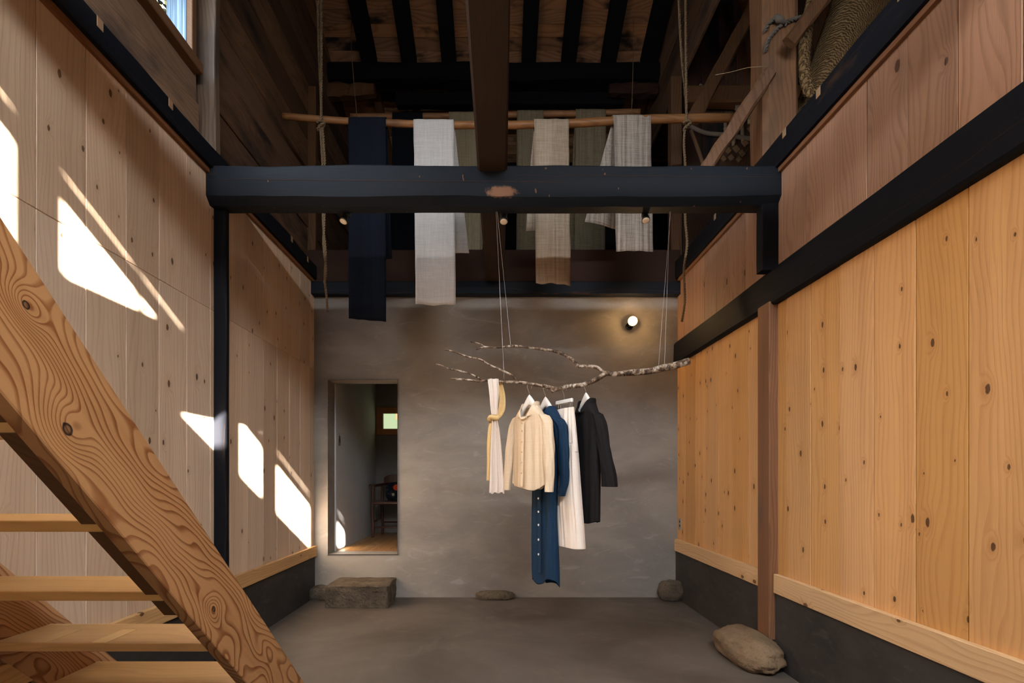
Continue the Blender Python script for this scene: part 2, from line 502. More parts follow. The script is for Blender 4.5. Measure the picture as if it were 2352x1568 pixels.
M['blue_c'] = linen('blue_cotton', (.016, .042, .085), (.008, .024, .052), 900, .85, .15)
M['black_c'] = linen('black_cotton', (.017, .015, .016), (.009, .008, .009), 900, .9, .15)
M['white_c'] = linen('white_cotton', (.84, .75, .67), (.76, .66, .57), 900, .9, .06)
M['scarf_w'] = linen('white_gauze', (.86, .76, .68), (.78, .68, .59), 700, .95, .05, .2)
M['scarf_y'] = linen('yellow_gauze', (.84, .62, .30), (.72, .50, .22), 700, .95, .05, .2)
M['button_w'] = plain('shell_button', (.78, .74, .68), .3)
M['button_c'] = plain('cream_button', (.68, .48, .29), .5)
M['paper'] = plain('shoji_paper', (.80, .76, .68), .9, nz=.05)
M['shoji'] = wood('shoji_frame', (.40, .25, .12), (.28, .16, .07), XZ, ring=40, warp=2, contrast=.4)

def stone_mat(name, a, b, spots, rel=.8):
    s = NT(name)
    co = s.coord()
    n = s.noise(co, 6.0, 8.0, .7)
    n2 = s.noise(co, 48.0, 5.0, .75)
    col = s.mix(s.smooth(n, .35, .65), a, b)
    col = s.mix(s.math('MULTIPLY', s.smooth(n2, .48, .66), .75), col, spots)
    s.bump(s.math('ADD', n, s.math('MULTIPLY', n2, rel)), .9, .022)
    return s.out(col, .85, .2)
M['granite'] = stone_mat('granite_block', (.115, .088, .062), (.22, .17, .118), (.045, .037, .030), 1.6)
M['river'] = stone_mat('river_stone', (.20, .132, .075), (.27, .185, .11), (.15, .10, .062), .3)

def birch_mat():
    s = NT('birch_bark')
    co = s.coord()
    n = s.noise(co, 26.0, 5.0, .65)
    n2 = s.noise(s.vmath('MULTIPLY', co, (1.0, .3, .3)), 75.0, 3.0)
    col = s.ramp(n, [(.36, (.035, .024, .018)), (.48, (.13, .080, .050)), (.56, (.36, .28, .21)), (.68, (.58, .52, .46))])
    col = s.mix(s.smooth(n2, .58, .68), col, (.018, .014, .013))
    s.bump(s.math('ADD', n, n2), .5, .004)
    return s.out(col, .7, .2)
M['birch'] = birch_mat()

def straw_mat():
    s = NT('woven_straw')
    co = s.coord()
    w = s.add('ShaderNodeTexWave', wave_type='BANDS', bands_direction='DIAGONAL')
    s.put(w.inputs['Vector'], co); w.inputs['Scale'].default_value = 22.0; w.inputs['Distortion'].default_value = 7.0; w.inputs['Detail'].default_value = 3.0
    n = s.noise(s.vmath('MULTIPLY', co, (30.0, 90.0, 90.0)), 1.0, 3.0)
    f = s.math('MULTIPLY', s.math('ADD', w.outputs['Fac'], n), .5)
    col = s.ramp(f, [(.2, (.04, .022, .010)), (.5, (.15, .088, .038)), (.8, (.24, .15, .068))])
    s.bump(f, .8, .02)
    return s.out(col, .9, .1)
M['straw'] = straw_mat()

# ================================================================== THE SHELL
XL, XR, YB, YF = -1.856, 1.786, 5.35, -1.2
YE = 7.35                         # wall behind the small room and the rear loft
XO = -1.95                        # plane of the old boards on the left, above the wall beam
GAP = .0016

def struct(name, data, mat, label=None, cat=None, smooth=False):
    o = obj(name, data, mat, smooth=smooth)
    tag(o, label, cat, None, 'structure')
    return o

# floor
struct('floor', box(-2.1, 3.7, YF - .1, YB + .05, -.12, 0), M['floor'], 'dark trowelled earth floor running to the grey wall', 'floor')

# back wall, plaster with a doorway
DX0, DX1, DZ0, DZ1 = -1.715, -1.020, .434, 2.175
def back_wall():
    bm = bmesh.new()
    xs = [-1.98, DX0, DX1, 1.9]
    zs = [-.02, DZ0, DZ1, 3.1]
    y0, y1 = YB, YB + .20
    front = [[bm.verts.new((x, y0, z)) for z in zs] for x in xs]
    back = [[bm.verts.new((x, y1, z)) for z in zs] for x in xs]
    for i in range(3):
        for j in range(3):
            if i == 1 and j == 1: continue
            bm.faces.new([front[i][j], front[i + 1][j], front[i + 1][j + 1], front[i][j + 1]])
            bm.faces.new([back[i][j + 1], back[i + 1][j + 1], back[i + 1][j], back[i][j]])
    def side(a, b, c, d): bm.faces.new([a, b, c, d])
    side(front[1][1], front[1][2], back[1][2], back[1][1])
    side(front[2][2], front[2][1], back[2][1], back[2][2])
    side(front[1][2], front[2][2], back[2][2], back[1][2])
    side(front[2][1], front[1][1], back[1][1], back[2][1])
    n = 3
    for i in range(n):
        side(front[i][0], back[i][0], back[i + 1][0], front[i + 1][0])
        side(front[i + 1][3], back[i + 1][3], back[i][3], front[i][3])
        side(front[0][i + 1], back[0][i + 1], back[0][i], front[0][i])
        side(front[3][i], back[3][i], back[3][i + 1], front[3][i + 1])
    bm.normal_update()
    ed = []
    for e in bm.edges:
        a, b = e.verts
        ends = {tuple(round(q, 3) for q in v.co) for v in (a, b)}
        if all(abs(v.co.y - y0) < 1e-5 and DX0 - 1e-4 <= v.co.x <= DX1 + 1e-4 and DZ0 - 1e-4 <= v.co.z <= DZ1 + 1e-4 for v in (a, b)):
            ed.append(e)
    bmesh.ops.bevel(bm, geom=ed, offset=.018, segments=3, affect='EDGES', profile=.5)
    return from_bm(bm)
struct('wall_back', back_wall(), M['plaster'], 'grey trowelled plaster wall with a doorway at its left', 'wall')

# left wall: backing + planks in two tiers + plinth
wl = struct('wall_left', box(-2.02, XL - .018, YF, YB + .2, 0, 3.2), M['backing'], 'tall wall of pale vertical cedar planks', 'wall')
SEAM = 2.29
ys = []
y = 3.679 - .257
while y > YF: y -= .257
edges = []
while y < YB - .03:
    edges.append((max(y, YF), min(y + .257, YB))); y += .257
for (a, b) in edges:
    for (z0, z1) in ((.40, SEAM), (SEAM, 3.165)):
        dx = random.uniform(-.0015, .0015)
        obj('plank', box(XL - .018, XL + dx, a + GAP, b - GAP, z0 + .0008, z1 - .0008, .0022), M['cedar_l'], wl)
obj('plinth', box(-1.99, XL + .006, YF, YB, 0, .416), M['plinth'], wl)
bl = struct('baseboard_left', box(XL, XL + .028, YF, YB - .002, .416, .520, .003), M['pale_y'], 'pale timber baseboard along the left plank wall', 'baseboard')
struct('trim_1', box(XL, XL + .022, YF, YB - .01, 3.135, 3.168, .002), M['red_y'], 'thin reddish batten under the left wall beam', 'trim')

# right wall
wr = struct('wall_right', box(XR + .018, 2.0, YF, YB + .2, 0, 3.2), M['backing'], 'tall wall of warm orange vertical cedar planks', 'wall')
def planks_r(y_ref, z0, z1, mat):
    y = y_ref
    while y > YF: y -= .257
    while y < YB - .03:
        a, b = max(y, YF), min(y + .257, YB)
        dx = random.uniform(-.0015, .0015)
        obj('plank', box(XR + dx, XR + .018, a + GAP, b - GAP, z0, z1, .0022), mat, wr)
        y += .257
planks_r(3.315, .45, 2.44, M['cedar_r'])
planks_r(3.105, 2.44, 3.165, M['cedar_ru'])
obj('plinth', box(XR - .018, 1.95, YF, YB, 0, .470), M['plinth'], wr)
struct('baseboard_right', join(box(XR - .032, XR, 3.575, YB - .002, .470, .588, .003), box(XR - .032, XR, YF, 3.415, .470, .592, .003)), M['pale_y'],
       'pale knotty timber baseboard along the right plank wall', 'baseboard')
struct('trim_2', box(XR - .022, XR, YF, YB - .01, 3.140, 3.170, .002), M['red_y'], 'thin reddish batten under the right wall beam', 'trim')

# wall behind the camera: paper doors below, clerestory bars above (openings let the sun in)
X1 = 3.7
def clerestory():
    parts = [box(-2.02, X1, YF - .08, YF, 2.15, 3.74), box(-2.02, X1, YF - .08, YF, 4.28, 8.6), box(-2.02, X1, YF - .03, YF, 4.13, 4.238),
             box(-2.02, -1.0, YF - .08, YF, 0, 2.15), box(1.99, X1, YF - .08, YF, 0, 2.15)]
    for a, b in ((-2.02, -.95), (-.30, -.236), (.096, .230), (.508, .524), (1.024, 1.168), (1.366, 1.544), (2.0, 2.39), (2.53, X1)):
        parts.append(box(a, b, YF - .03, YF, 3.74, 4.29))
    return join(*parts)
wf = struct('wall_front', clerestory(), M['board_v'], 'dark board wall behind the viewer with clerestory openings', 'wall')
for i in range(4):
    x0 = -1.0 + i * .7475
    dr = obj('door_%d' % (i + 1), join(box(x0, x0 + .04, YF - .04, YF - .01, 0, 2.15), box(x0 + .7075, x0 + .7475, YF - .04, YF - .01, 0, 2.15),
             box(x0, x0 + .7475, YF - .04, YF - .01, 0, .12), box(x0, x0 + .7475, YF - .04, YF - .01, 2.09, 2.15)), M['shoji'])
    tag(dr, 'sliding paper door behind the viewer, number %d from the stairs' % (i + 1), 'door', None, 'structure')
    obj('paper_pane', box(x0 + .04, x0 + .7075, YF - .03, YF - .026, .12, 2.09), M['paper'], dr)

# far right wall of the loft and left upper wall
struct('wall_loft', box(3.62, 3.7, YF, YE, 3.1, 8.6), M['board_ld'], 'dark far wall of the storage loft', 'wall')
wu = struct('wall_left_upper', box(-2.06, XO - .022, 3.40, YE, 3.15, 8.6), M['soot'], 'dark upper left wall of old horizontal boards', 'wall')
z = 3.16
while z < 8.3:
    h = random.choice([.24, .28, .32, .30])
    tilt = random.uniform(0, .026)
    prof = [(0, 0)]
    obj('board', box(XO - .022, XO + tilt, 3.58, YE - .01, z + .006, z + h - .004, .006), M['board_ld'], wu)
    z += h
# left upper wall in the near bay, around the high window
WY0, WY1, WZ0, WZ1 = .6, 3.335, 3.86, 4.75
wu2 = struct('wall_left_window', join(box(-2.06, XO - .02, WY1 + .05, 3.42, 3.15, 8.6), box(-2.06, XO - .02, YF, WY1 + .06, 3.15, WZ0 - .03), box(-2.06, XO - .02, YF, WY1 + .06, WZ1 + .03, 8.6),
               box(-2.06, XO - .02, YF, WY0 - .03, WZ0 - .04, WZ1 + .04)), M['board_ld'], 'old board wall around the high left window', 'wall')
obj('board', box(XO - .02, XO + .035, YF, 3.405, 3.17, 3.585, .006), M['board_l'], wu2)
obj('board', box(XO - .02, XO + .016, YF, 3.405, 3.588, WZ0 - .03, .004), M['board_l'], wu2)
obj('board', box(XO - .02, XO + .016, YF, 3.405, WZ1 + .04, 5.2, .004), M['board_l'], wu2)
obj('board', box(XO - .02, XO + .016, YF, 3.405, 5.203, 5.6, .004), M['board_l'], wu2)
w1 = struct('window_1', join(box(XO - .06, XO + .075, WY0 - .06, WY1 + .05, WZ0 - .10, WZ0 - .035, .006), box(XO - .06, XO + .03, WY0 - .06, WY1 + .05, WZ0 - .035, WZ0, .004),
                             box(XO - .06, XO + .03, WY1, WY1 + .05, WZ0, WZ1, .004), box(XO - .06, XO + .03, WY0 - .06, WY1 + .05, WZ1, WZ1 + .05, .004), box(XO - .06, XO + .03, WY0 - .06, WY0, WZ0, WZ1, .004)),
            M['frame'], 'high window with a dark frame in the left wall', 'window')
gl = NT('window_glass')
gb = gl.add('ShaderNodeBsdfTransparent'); gg = gl.add('ShaderNodeBsdfGlossy'); gg.inputs['Roughness'].default_value = .02
gm = gl.add('ShaderNodeMixShader'); gm.inputs[0].default_value = .05
gl.t.links.new(gb.outputs[0], gm.inputs[1]); gl.t.links.new(gg.outputs[0], gm.inputs[2]); gl.t.links.new(gm.outputs[0], gl.n['Material Output'].inputs[0])
obj('pane', box(XO - .035, XO - .031, WY0, WY1 - .004, WZ0, WZ1), gl.m, w1)
s = NT('weathered_board_sky_tint')
co = s.sep(s.coord())
n = s.noise(s.xyz(s.math('MULTIPLY', co[1], 60.0), s.math('MULTIPLY', co[0], 60.0), s.math('MULTIPLY', co[2], 1.5)), 1.0, 4.0)
s.out(s.mix(s.smooth(n, .35, .65), (.13, .20, .27), (.33, .44, .53)), .8, .2)  # weathered wood grain, with the blue of the sky light put into its colour
obj('weathered_jamb', box(XO - .13, XO - .006, WY1 - .004, WY1 + .02, WZ0, WZ1, .001), s.m, w1)

# right upper boards above the loft opening
wru = struct('wall_right_upper', box(1.845, 1.86, 3.95, YE, 5.2, 8.0), M['soot'], 'dark boards high above the loft opening', 'wall')
z = 5.18
while z < 7.9:
    h = random.choice([.26, .22, .30])
    obj('board', box(1.815, 1.845 , 3.95, YE - .01, z + .003, z + h, .004), M['board_ld'], wru)
    z += h
# loft floors and end walls
struct('floor_loft', box(1.88, 3.65, YF, YE, 3.16, 3.22), M['board_ld'], 'dark boards flooring the storage loft', 'floor')
struct('floor_rear_loft', box(-2.0, 1.9, YB + .2, YE, 3.02, 3.08), M['board_ld'], 'dark boards flooring the loft behind the grey wall', 'floor')
wre = struct('wall_rear', box(-2.05, 3.7, YE, YE + .08, 2.7, 6.2), M['soot'], 'sooty end wall under the low roof edge', 'wall')
we = struct('wall_loft_end', box(1.86, 3.65, 5.47, 5.53, 3.2, 6.4), M['soot'], 'end wall of dark upright boards in the storage loft', 'wall')
x = 1.87
while x < 3.6:
    w = random.uniform(.13, .2)
    obj('board', box(x + .002, min(x + w, 3.64), 5.445, 5.47, 3.22, 6.3, .003), M['board_v'], we)
    x += w
# roof
def zr(y): return 6.12 - .40 * (y - 5.9) if y > 2.6 else 6.12 + .40 * 3.3 - .40 * (2.6 - y)
roof = struct('ceiling', join(prism_x([(2.6, zr(2.6) + .03), (7.8, zr(7.8) + .03), (7.8, zr(7.8) + .12), (2.6, zr(2.6) + .12)], -2.1, 3.75),
                              prism_x([(YF - .2, zr(YF - .2) + .03), (2.6, zr(2.6) + .03), (2.6, zr(2.6) + .12), (YF - .2, zr(YF - .2) + .12)], -2.1, 3.75)),
              M['soot'], 'dark underside of the board roof sloping down to the rear', 'ceiling')
y = 4.3
while y < YE:
    w = random.uniform(.10, .15)
    t = random.uniform(0, .012)
    obj('board', prism_x([(y + .003, zr(y) - t), (y + w - .003, zr(y + w) - t - .002), (y + w - .003, zr(y + w) + .028), (y + .003, zr(y) + .028)], -2.0, 1.9), M['roof'], roof)
    y += w
y = 4.3
while y < YE:
    w = random.uniform(.13, .2)
    obj('board', prism_x([(y + .003, zr(y)), (y + w - .003, zr(y + w)), (y + w - .003, zr(y + w) + .028), (y + .003, zr(y) + .028)], 1.9, 3.62), M['roof'], roof)
    y += w
for k in range(12):
    x = -1.485 + .455 * k
    if x > 3.5: break
    obj('rafter', prism_x([(4.3, zr(4.3) - .16), (6.14, zr(6.14) - .16), (6.14, zr(6.14) - .004), (4.3, zr(4.3) - .004)], x - .08, x + .08), M['soot'], roof)
    if x < 1.8:
        obj('rafter', prism_x([(6.14, zr(6.14) - .10), (YE - .01, zr(YE) - .10), (YE - .01, zr(YE) - .004), (6.14, zr(6.14) - .004)], x - .045, x + .045), M['brace'], roof)

# ================================================================== TIMBERS
def timber(name, data, mat, label, cat='beam', group=None, smooth=False):
    o = obj(name, data, mat, smooth=smooth)
    return tag(o, label, cat, group)

# the great cross beam
def cross_beam():
    rings = []
    n = 60
    for k in range(n + 1):
        f = k / n
        x = -1.868 + f * (1.796 + 1.868)
        w1 = .012 * mnoise.noise(Vector((x * 1.7, 3.1, 0))) + .004 * mnoise.noise(Vector((x * 7, 1.1, 0)))
        w2 = .014 * mnoise.noise(Vector((x * 1.2, 8.1, 0))) + .004 * mnoise.noise(Vector((x * 6, 5.1, 0)))
        end = min(1, min(f, 1 - f) * 14)
        b = .012 * math.sin(math.pi * f)
        rings.append([(x, 3.372 + w1 * .4, 2.995 + w2 - .01 * end), (x, 3.372 + w1 * .5, 3.10), (x, 3.375, 3.176 + w1), (x, 3.392, 3.190 + w1), (x, 3.55, 3.192 + w1), (x, 3.575, 3.17),
                      (x, 3.575, 3.0), (x, 3.535, 2.958 + w2 * .5), (x, 3.42, 2.950 + w2 - b * .6)])
    return loft(rings)
def cross_mat():
    m = hewn('cross_beam_timber', (.0085, .0115, .017), (.10, .046, .025), .63, 0, .62, False, .14)
    s = NT.__new__(NT); s.m = m; s.t = m.node_tree; s.n = s.t.nodes; s.b = s.n['Principled BSDF']
    col = s.b.inputs['Base Color'].links[0].from_socket
    co = s.coord(); c = s.sep(co)
    dx = s.math('MULTIPLY', s.math('SUBTRACT', c[0], .012), 9.5)
    dz = s.math('MULTIPLY', s.math('SUBTRACT', c[2], 3.015), 24.0)
    d = s.math('SQRT', s.math('ADD', s.math('MULTIPLY', dx, dx), s.math('MULTIPLY', dz, dz)))
    d = s.math('ADD', d, s.math('MULTIPLY', s.math('SUBTRACT', s.noise(co, 26.0, 5.0, .7), .5), 1.3))
    col = s.mix(s.math('MULTIPLY', s.math('SUBTRACT', 1.0, s.smooth(d, .55, 1.05)), .85), col, (.22, .11, .062))
    # nail scars
    sp = s.noise(s.vmath('MULTIPLY', co, (1.0, 1.0, .6)), 34.0, 1.0)
    col = s.mix(s.math('MULTIPLY', s.smooth(sp, .76, .79), .8), col, (.20, .095, .05))
    s.put(s.b.inputs['Base Color'], col)
    return m
M['cross'] = cross_mat()
M['crack'] = plain('split_wood', (.035, .016, .009), .9)
cb = timber('cross_beam', cross_beam(), M['cross'], 'massive blue-black hewn beam spanning the room from wall to wall')
def beam_face(x):
    return 3.372 + .5 * (.012 * mnoise.noise(Vector((x * 1.7, 3.1, 0))) + .004 * mnoise.noise(Vector((x * 7, 1.1, 0))))
for (xa, xb, z0, z1, r) in ((-1.86, .42, 3.093, 3.075, .0028), (.10, 1.79, 3.118, 3.108, .0022), (.05, .55, 3.080, 3.083, .0018)):
    pts = [Vector((xa + (xb - xa) * i / 60, beam_face(xa + (xb - xa) * i / 60) + .0006, z0 + (z1 - z0) * i / 60 + .006 * mnoise.noise(Vector((i * .17, xa, 0))))) for i in range(61)]
    obj('crack', tube(pts, [r * (.5 + .5 * math.sin(math.pi * (.08 + .92 * i / 60))) for i in range(61)], 6), M['crack'], cb)
timber_long = timber('ceiling_beam', join(rough_beam((-.045, -1.15, 3.34), (-.045, 5.27, 3.325), .185, .37, 3, .006, 40, .012)), M['brown_y'],
                     'long brown beam running towards the viewer above the cross beam')
timber('shade_beam', rough_beam((-1.95, .5, 3.52), (1.9, .5, 3.52), .12, .135, 41, .004, 20, .008), M['brown_x'], 'slim unseen beam added overhead to shade a band of the left wall')  # added out of view to cast the shadow band on the left wall
# wall-top beams
def wall_beam(side):
    rings = []
    n = 70
    for k in range(n + 1):
        f = k / n
        y = YF + f * (YB - .06 - YF)
        if side < 0: xf, xb, z0, z1 = XL + .045, -2.0, 3.168, 3.325
        else: xf, xb, z0, z1 = XR - .040, 2.02, 3.170, 3.375
        a = .014 * mnoise.noise(Vector((y * 2.1, side * 4, 0))) + .006 * mnoise.noise(Vector((y * 8, side * 4, 0)))
        b = .010 * mnoise.noise(Vector((y * 1.4, side * 9, 5)))
        s = -side
        rings.append([(xf + s * b * .3 - s * .0, y, z0), (xf + s * b, y, z0 + .05), (xf + s * b, y, z1 - .035 + a), (xf - s * .03, y, z1 + a), (xb, y, z1 + a), (xb, y, z0)])
    return loft(rings)
wbl = timber('wall_beam', wall_beam(-1), M['black_y'], 'blackened beam along the top of the left plank wall')
wbr = timber('wall_beam', wall_beam(1), M['black_y'], 'blackened beam along the top of the right plank wall')
def peg(side, yy):
    a = .014 * mnoise.noise(Vector((yy * 2.1, side * 4, 0))) + .006 * mnoise.noise(Vector((yy * 8, side * 4, 0)))
    b = .010 * mnoise.noise(Vector((yy * 1.4, side * 9, 5)))
    if side < 0: xf, z1, par = XL + .045 + b, 3.325, wbl
    else: xf, z1, par = XR - .040 - b, 3.375, wbr
    zt = z1 - .035 + a
    obj('peg_end', box(min(xf - side * .002, xf + side * .03), max(xf - side * .002, xf + side * .03), yy, yy + .04, zt - .045, zt + .004, .002), M['peg'], par)
for yy in (2.40, 2.92, 3.62, 4.05, 4.62, 5.02): peg(-1, yy)
for yy in (2.30, 2.90, 3.25, 4.3): peg(1, yy)
# mid rail on the right wall
timber('wall_rail', rough_beam((XR - .005, YF, 2.425), (XR - .005, YB - .005, 2.432), .075, .222, 12, .010, 50, .012), M['black_y'], 'blackened rail crossing the right plank wall at mid height', 'rail')
# posts
timber('wall_post', rough_beam((XL + .002, 3.485, 0.0), (XL + .002, 3.485, 2.97), .16, .045, 5, .004, 24, .006), M['black_z'], 'black post set in the left plank wall under the cross beam', 'post')
timber('wall_post', rough_beam((XR - .022, 3.45, 2.535), (XR - .022, 3.45, 2.97), .17, .08, 6, .003, 6, .006), M['black_z'], 'short black post between cross beam and right wall rail', 'post')
pr = timber('timber_post', box(XR - .056, XR + .01, 3.42, 3.575, .165, 2.34, .005), M['post_red'], 'reddish timber post on a boulder against the right wall', 'post')
timber('upper_post', rough_beam((XO + .020, 3.49, 3.33), (XO + .020, 3.49, 6.9), .175, .062, 8, .006, 24, .006), M['post_grey'], 'weathered upright post beside the high left window', 'post')
timber('upper_post', rough_beam((XO + .045, 5.42, 3.13), (XO + .045, 5.42, 5.15), .10, .075, 8, .004, 12, .006), M['brace'], 'slim brown post on the left wall above the grey wall', 'post')
timber('upper_post', rough_beam((1.765, 5.36, 3.30), (1.765, 5.36, 5.19), .11, .115, 9, .003, 12, .008), M['brace'], 'brown post at the right end of the grey wall, up in the loft', 'post')
timber('loft_post', rough_beam((1.915, 3.72, 3.385), (1.895, 3.72, 6.6), .24, .24, 14, .012, 24, .03), M['post_old'], 'thick round-edged post standing on the right wall beam', 'post')
# beams over the grey wall
timber('wall_plate', rough_beam((-1.9, 5.32, 3.072), (1.80, 5.32, 3.072), .13, .125, 4, .004, 30, .008), M['black_x'], 'black beam lying along the top of the grey wall')
timber('upper_plate', rough_beam((-1.92, 5.36, 3.30), (1.80, 5.36, 3.30), .13, .33, 5, .004, 30, .008), M['brown_x'], 'deep reddish-brown beam above the grey wall')
# purlin
pu = timber('purlin', rough_beam((-1.97, 6.12, 5.80), (1.81, 6.12, 5.80), .24, .20, 15, .02, 24, .04), M['soot'], 'sooty purlin carrying the dark rafters')
obj('under_beam', rough_beam((-1.2, 6.25, 5.61), (1.45, 6.25, 5.61), .16, .15, 16, .012, 14, .03), M['soot'], pu)
obj('bracket', rough_beam((-1.96, 6.1, 5.60), (-1.42, 6.1, 5.62), .18, .16, 17, .02, 8, .04, .8), M['brace'], pu)
obj('bracket', rough_beam((1.80, 6.1, 5.62), (1.25, 6.1, 5.62), .16, .13, 18, .02, 8, .03, .8), M['brown_x'], pu)
timber('loft_tie_beam', rough_beam((1.87, 5.36, 5.02), (3.6, 5.36, 5.02), .14, .17, 25, .01, 10, .02), M['brace'], 'brown tie beam across the upright boards of the loft')
# braces
def brace(p0, p1, w, h, seed, label):
    return timber('diagonal_brace', rough_beam(p0, p1, w, h, seed, .012, 16, .012), M['brace'], label, 'brace', 'diagonal braces in the loft')
brace(at(1612, 402, 3.66), at(1768, 168, 3.60), .07, .085, 31, 'lower diagonal brace from cross beam up to the loft post')
brace(at(1592, 275, 4.75), at(1760, -40, 4.75), .08, .115, 32, 'rear diagonal brace rising past the right rope to the roof')
brace(at(1812, 100, 3.48), at(1935, -60, 3.48), .05, .085, 33, 'short diagonal brace with a cut end in front of the loft post')
brace(at(1795, 190, 5.0), at(1700, -40, 5.0), .06, .16, 34, 'broad shadowed brace behind the loft post')

# ================================================================== STAIRS
SL = .95
AL = math.atan(1 / SL)
def stringer(x0, x1, ytop, name, parent):
    low = lambda y: 2.405 - SL * y
    up = lambda y: 2.757 - SL * y
    pts = [(ytop, low(ytop)), (2.405 / SL, 0.0), (2.757 / SL, 0.0), (ytop, up(ytop))]
    R = Matrix.Rotation(AL, 4, 'X')
    piv = Vector((0, 1.6, 1.06))
    Ri = R.inverted()
    loc = [Ri @ (Vector((0, a, b)) - piv) for a, b in pts]
    bm = bmesh.new()
    A = [bm.verts.new((x0, p.y, p.z)) for p in loc]
    B = [bm.verts.new((x1, p.y, p.z)) for p in loc]
    bm.faces.new(A[::-1]); bm.faces.new(B)
    for i in range(4):
        bm.faces.new([A[i], A[(i + 1) % 4], B[(i + 1) % 4], B[i]])
    bmesh.ops.recalc_face_normals(bm, faces=bm.faces[:])
    bmesh.ops.bevel(bm, geom=bm.edges[:], offset=.003, segments=1, affect='EDGES')
    o = obj(name, from_bm(bm), M['fir'], parent, local=True)
    o.location = piv - origin(parent)
    o.rotation_euler = (AL, 0, 0)
    return o
st = thing('staircase', (-1.4, 2.5, 0), 'steep open timber staircase with a bold-grained side board at the left', 'staircase')
SX = -1.0
stringer(SX - .045, SX, -.85, 'stringer', st)
stringer(XL + .004, XL + .03, .9, 'stringer', st)
for k in range(-8, 5):
    y0, z0 = 1.403 + .2551 * k, 1.072 - .2416 * k
    x0, x1 = XL + .03, SX - .045
    t = obj('tread', box(x0, x1, y0, y0 + .255, z0, z0 + .030, .0025), M['tread'], st)
    if k == 2:
        for xa, wd in ((-1.69, .06), (-1.47, .055)):
            obj('inlay', box(xa, xa + wd, y0 + .0035, y0 + .17, z0 + .0285, z0 + .0312), M['inlay'], t)
# supporting rail inside the side board
low = lambda y: 2.405 + .02 - SL * y
V, F = prism_x([(-.2, low(-.2)), (1.75, low(1.75)), (1.75, low(1.75) + .06), (-.2, low(-.2) + .06)], SX - .10, SX - .046)
obj('tread_rail', (V, F), M['frame'], st)

# ================================================================== BEHIND THE DOORWAY
struct('floor_room', box(-2.0, .6, YB + .2, YE, .30, DZ0 - .012), M['backing'], 'timber floor of the small room beyond the doorway', 'floor')
fr_ = bpy.data.objects['floor_room']
x = -1.72
while x < .5:
    obj('plank', box(x + .001, x + .109, YB + .20, YE, DZ0 - .012, DZ0, .001), M['room_floor'], fr_)
    x += .11
struct('wall_room_left', box(-1.78, -1.70, YB + .2, YE, DZ0, 2.75), M['white_wall'], 'pale smooth wall seen through the doorway', 'wall')
struct('ceiling_room', box(-1.8, .6, YB + .2, YE, 2.6, 2.66), M['board_ld'], 'dark ceiling of the small room', 'ceiling')
struct('wall_room_right', box(.5, .58, YB + .2, YE, DZ0, 2.75), M['dim_wall'], 'far side wall of the small room', 'wall')
WX0, WX1, RZ0, RZ1 = -1.60, -.9, 1.865, 2.075
struct('wall_room_back', join(box(-1.8, .6, YE, YE + .1, .3, RZ0), box(-1.8, .6, YE, YE + .1, RZ1, 2.75), box(-1.8, WX0, YE, YE + .1, RZ0, RZ1), box(WX1, .6, YE, YE + .1, RZ0, RZ1)),
       M['dim_wall'], 'shadowy wall at the back of the small room', 'wall')
w2 = struct('window_2', join(box(WX0 - .09, WX1 + .09, YE - .025, YE, RZ1, RZ1 + .085, .004), box(WX0 - .09, WX1 + .09, YE - .025, YE, RZ0 - .085, RZ0, .004),
                             box(WX0 - .09, WX0, YE - .025, YE, RZ0, RZ1, .004), box(WX1, WX1 + .09, YE - .025, YE, RZ0, RZ1, .004)), wood('amber_frame', (.30, .13, .045), (.19, .08, .028), ZX, ring=50, warp=2, contrast=.4),
            'small timber-framed frosted window beyond the doorway', 'window')
obj('pane', box(WX0, WX1, YE + .02, YE + .03, RZ0, RZ1), plain('frosted_daylight', (.6, .65, .5), .4, nz=0, emit=(.80, 1.0, .58), strength=.72), w2)
tag(obj('switch_plate', box(-1.70, -1.694, 5.62, 5.69, 1.54, 1.67, .002), M['metal']), 'slim metal switch plate on the pale wall inside the doorway', 'switch')
sp = bpy.data.objects['switch_plate']
obj('rocker', box(-1.694, -1.691, 5.64, 5.67, 1.57, 1.64, .001), M['black_metal'], sp)
# small amber lamp hanging in front of the frosted window
lp = thing('paper_lamp', (-1.33, 7.0, 1.93), 'small amber paper lamp glowing before the frosted window', 'lamp')
obj('lamp_shade', tube([(-1.33, 7.0, 1.955), (-1.33, 7.0, 2.03)], .03, 14), plain('amber_paper', (.8, .5, .25), .9, nz=0, emit=(1.0, .62, .27), strength=1.1), lp)
obj('cord', tube([(-1.33, 7.0, 2.03), (-1.33, 7.0, 2.6)], .004, 6), M['black_metal'], lp)

# armchair
M['chair'] = wood('dark_chair_wood', (.075, .028, .014), (.04, .015, .008), XZ, ring=30, warp=2, contrast=.4, rough=.3, spec=.5)
ch = thing('armchair', (-1.36, 7.0, DZ0), 'dark wooden armchair in the small room beyond the doorway', 'chair')
cx0, cx1, cy0, cy1, cz = -1.61, -1.10, 6.78, 7.20, DZ0
for (x, y) in ((cx0, cy0), (cx1, cy0), (cx0 + .03, cy1), (cx1 - .03, cy1)):
    obj('leg', tube(resample([(x, y, cz), (x + .006, y, cz + .12), (x - .004, y, cz + .3), (x, y, cz + .43), (x + .004, y, cz + .66)], .04), .018, 10, wob=.12), M['chair'], ch, True)
obj('seat', box(cx0 - .02, cx1 + .02, cy0 - .02, cy1 + .02, cz + .42, cz + .455, .01), M['chair'], ch)
for s in ((cx0, cx1, cy0, cy0, .13), (cx0 + .03, cx1 - .03, cy1, cy1, .16)):
    obj('stretcher', tube([(s[0], s[2], cz + s[4]), (s[1], s[3], cz + s[4])], .012, 8), M['chair'], ch, True)
for x in (cx0 + .01, cx1 - .01):
    obj('stretcher', tube([(x, cy0, cz + .20), (x, cy1, cz + .20)], .012, 8), M['chair'], ch, True)
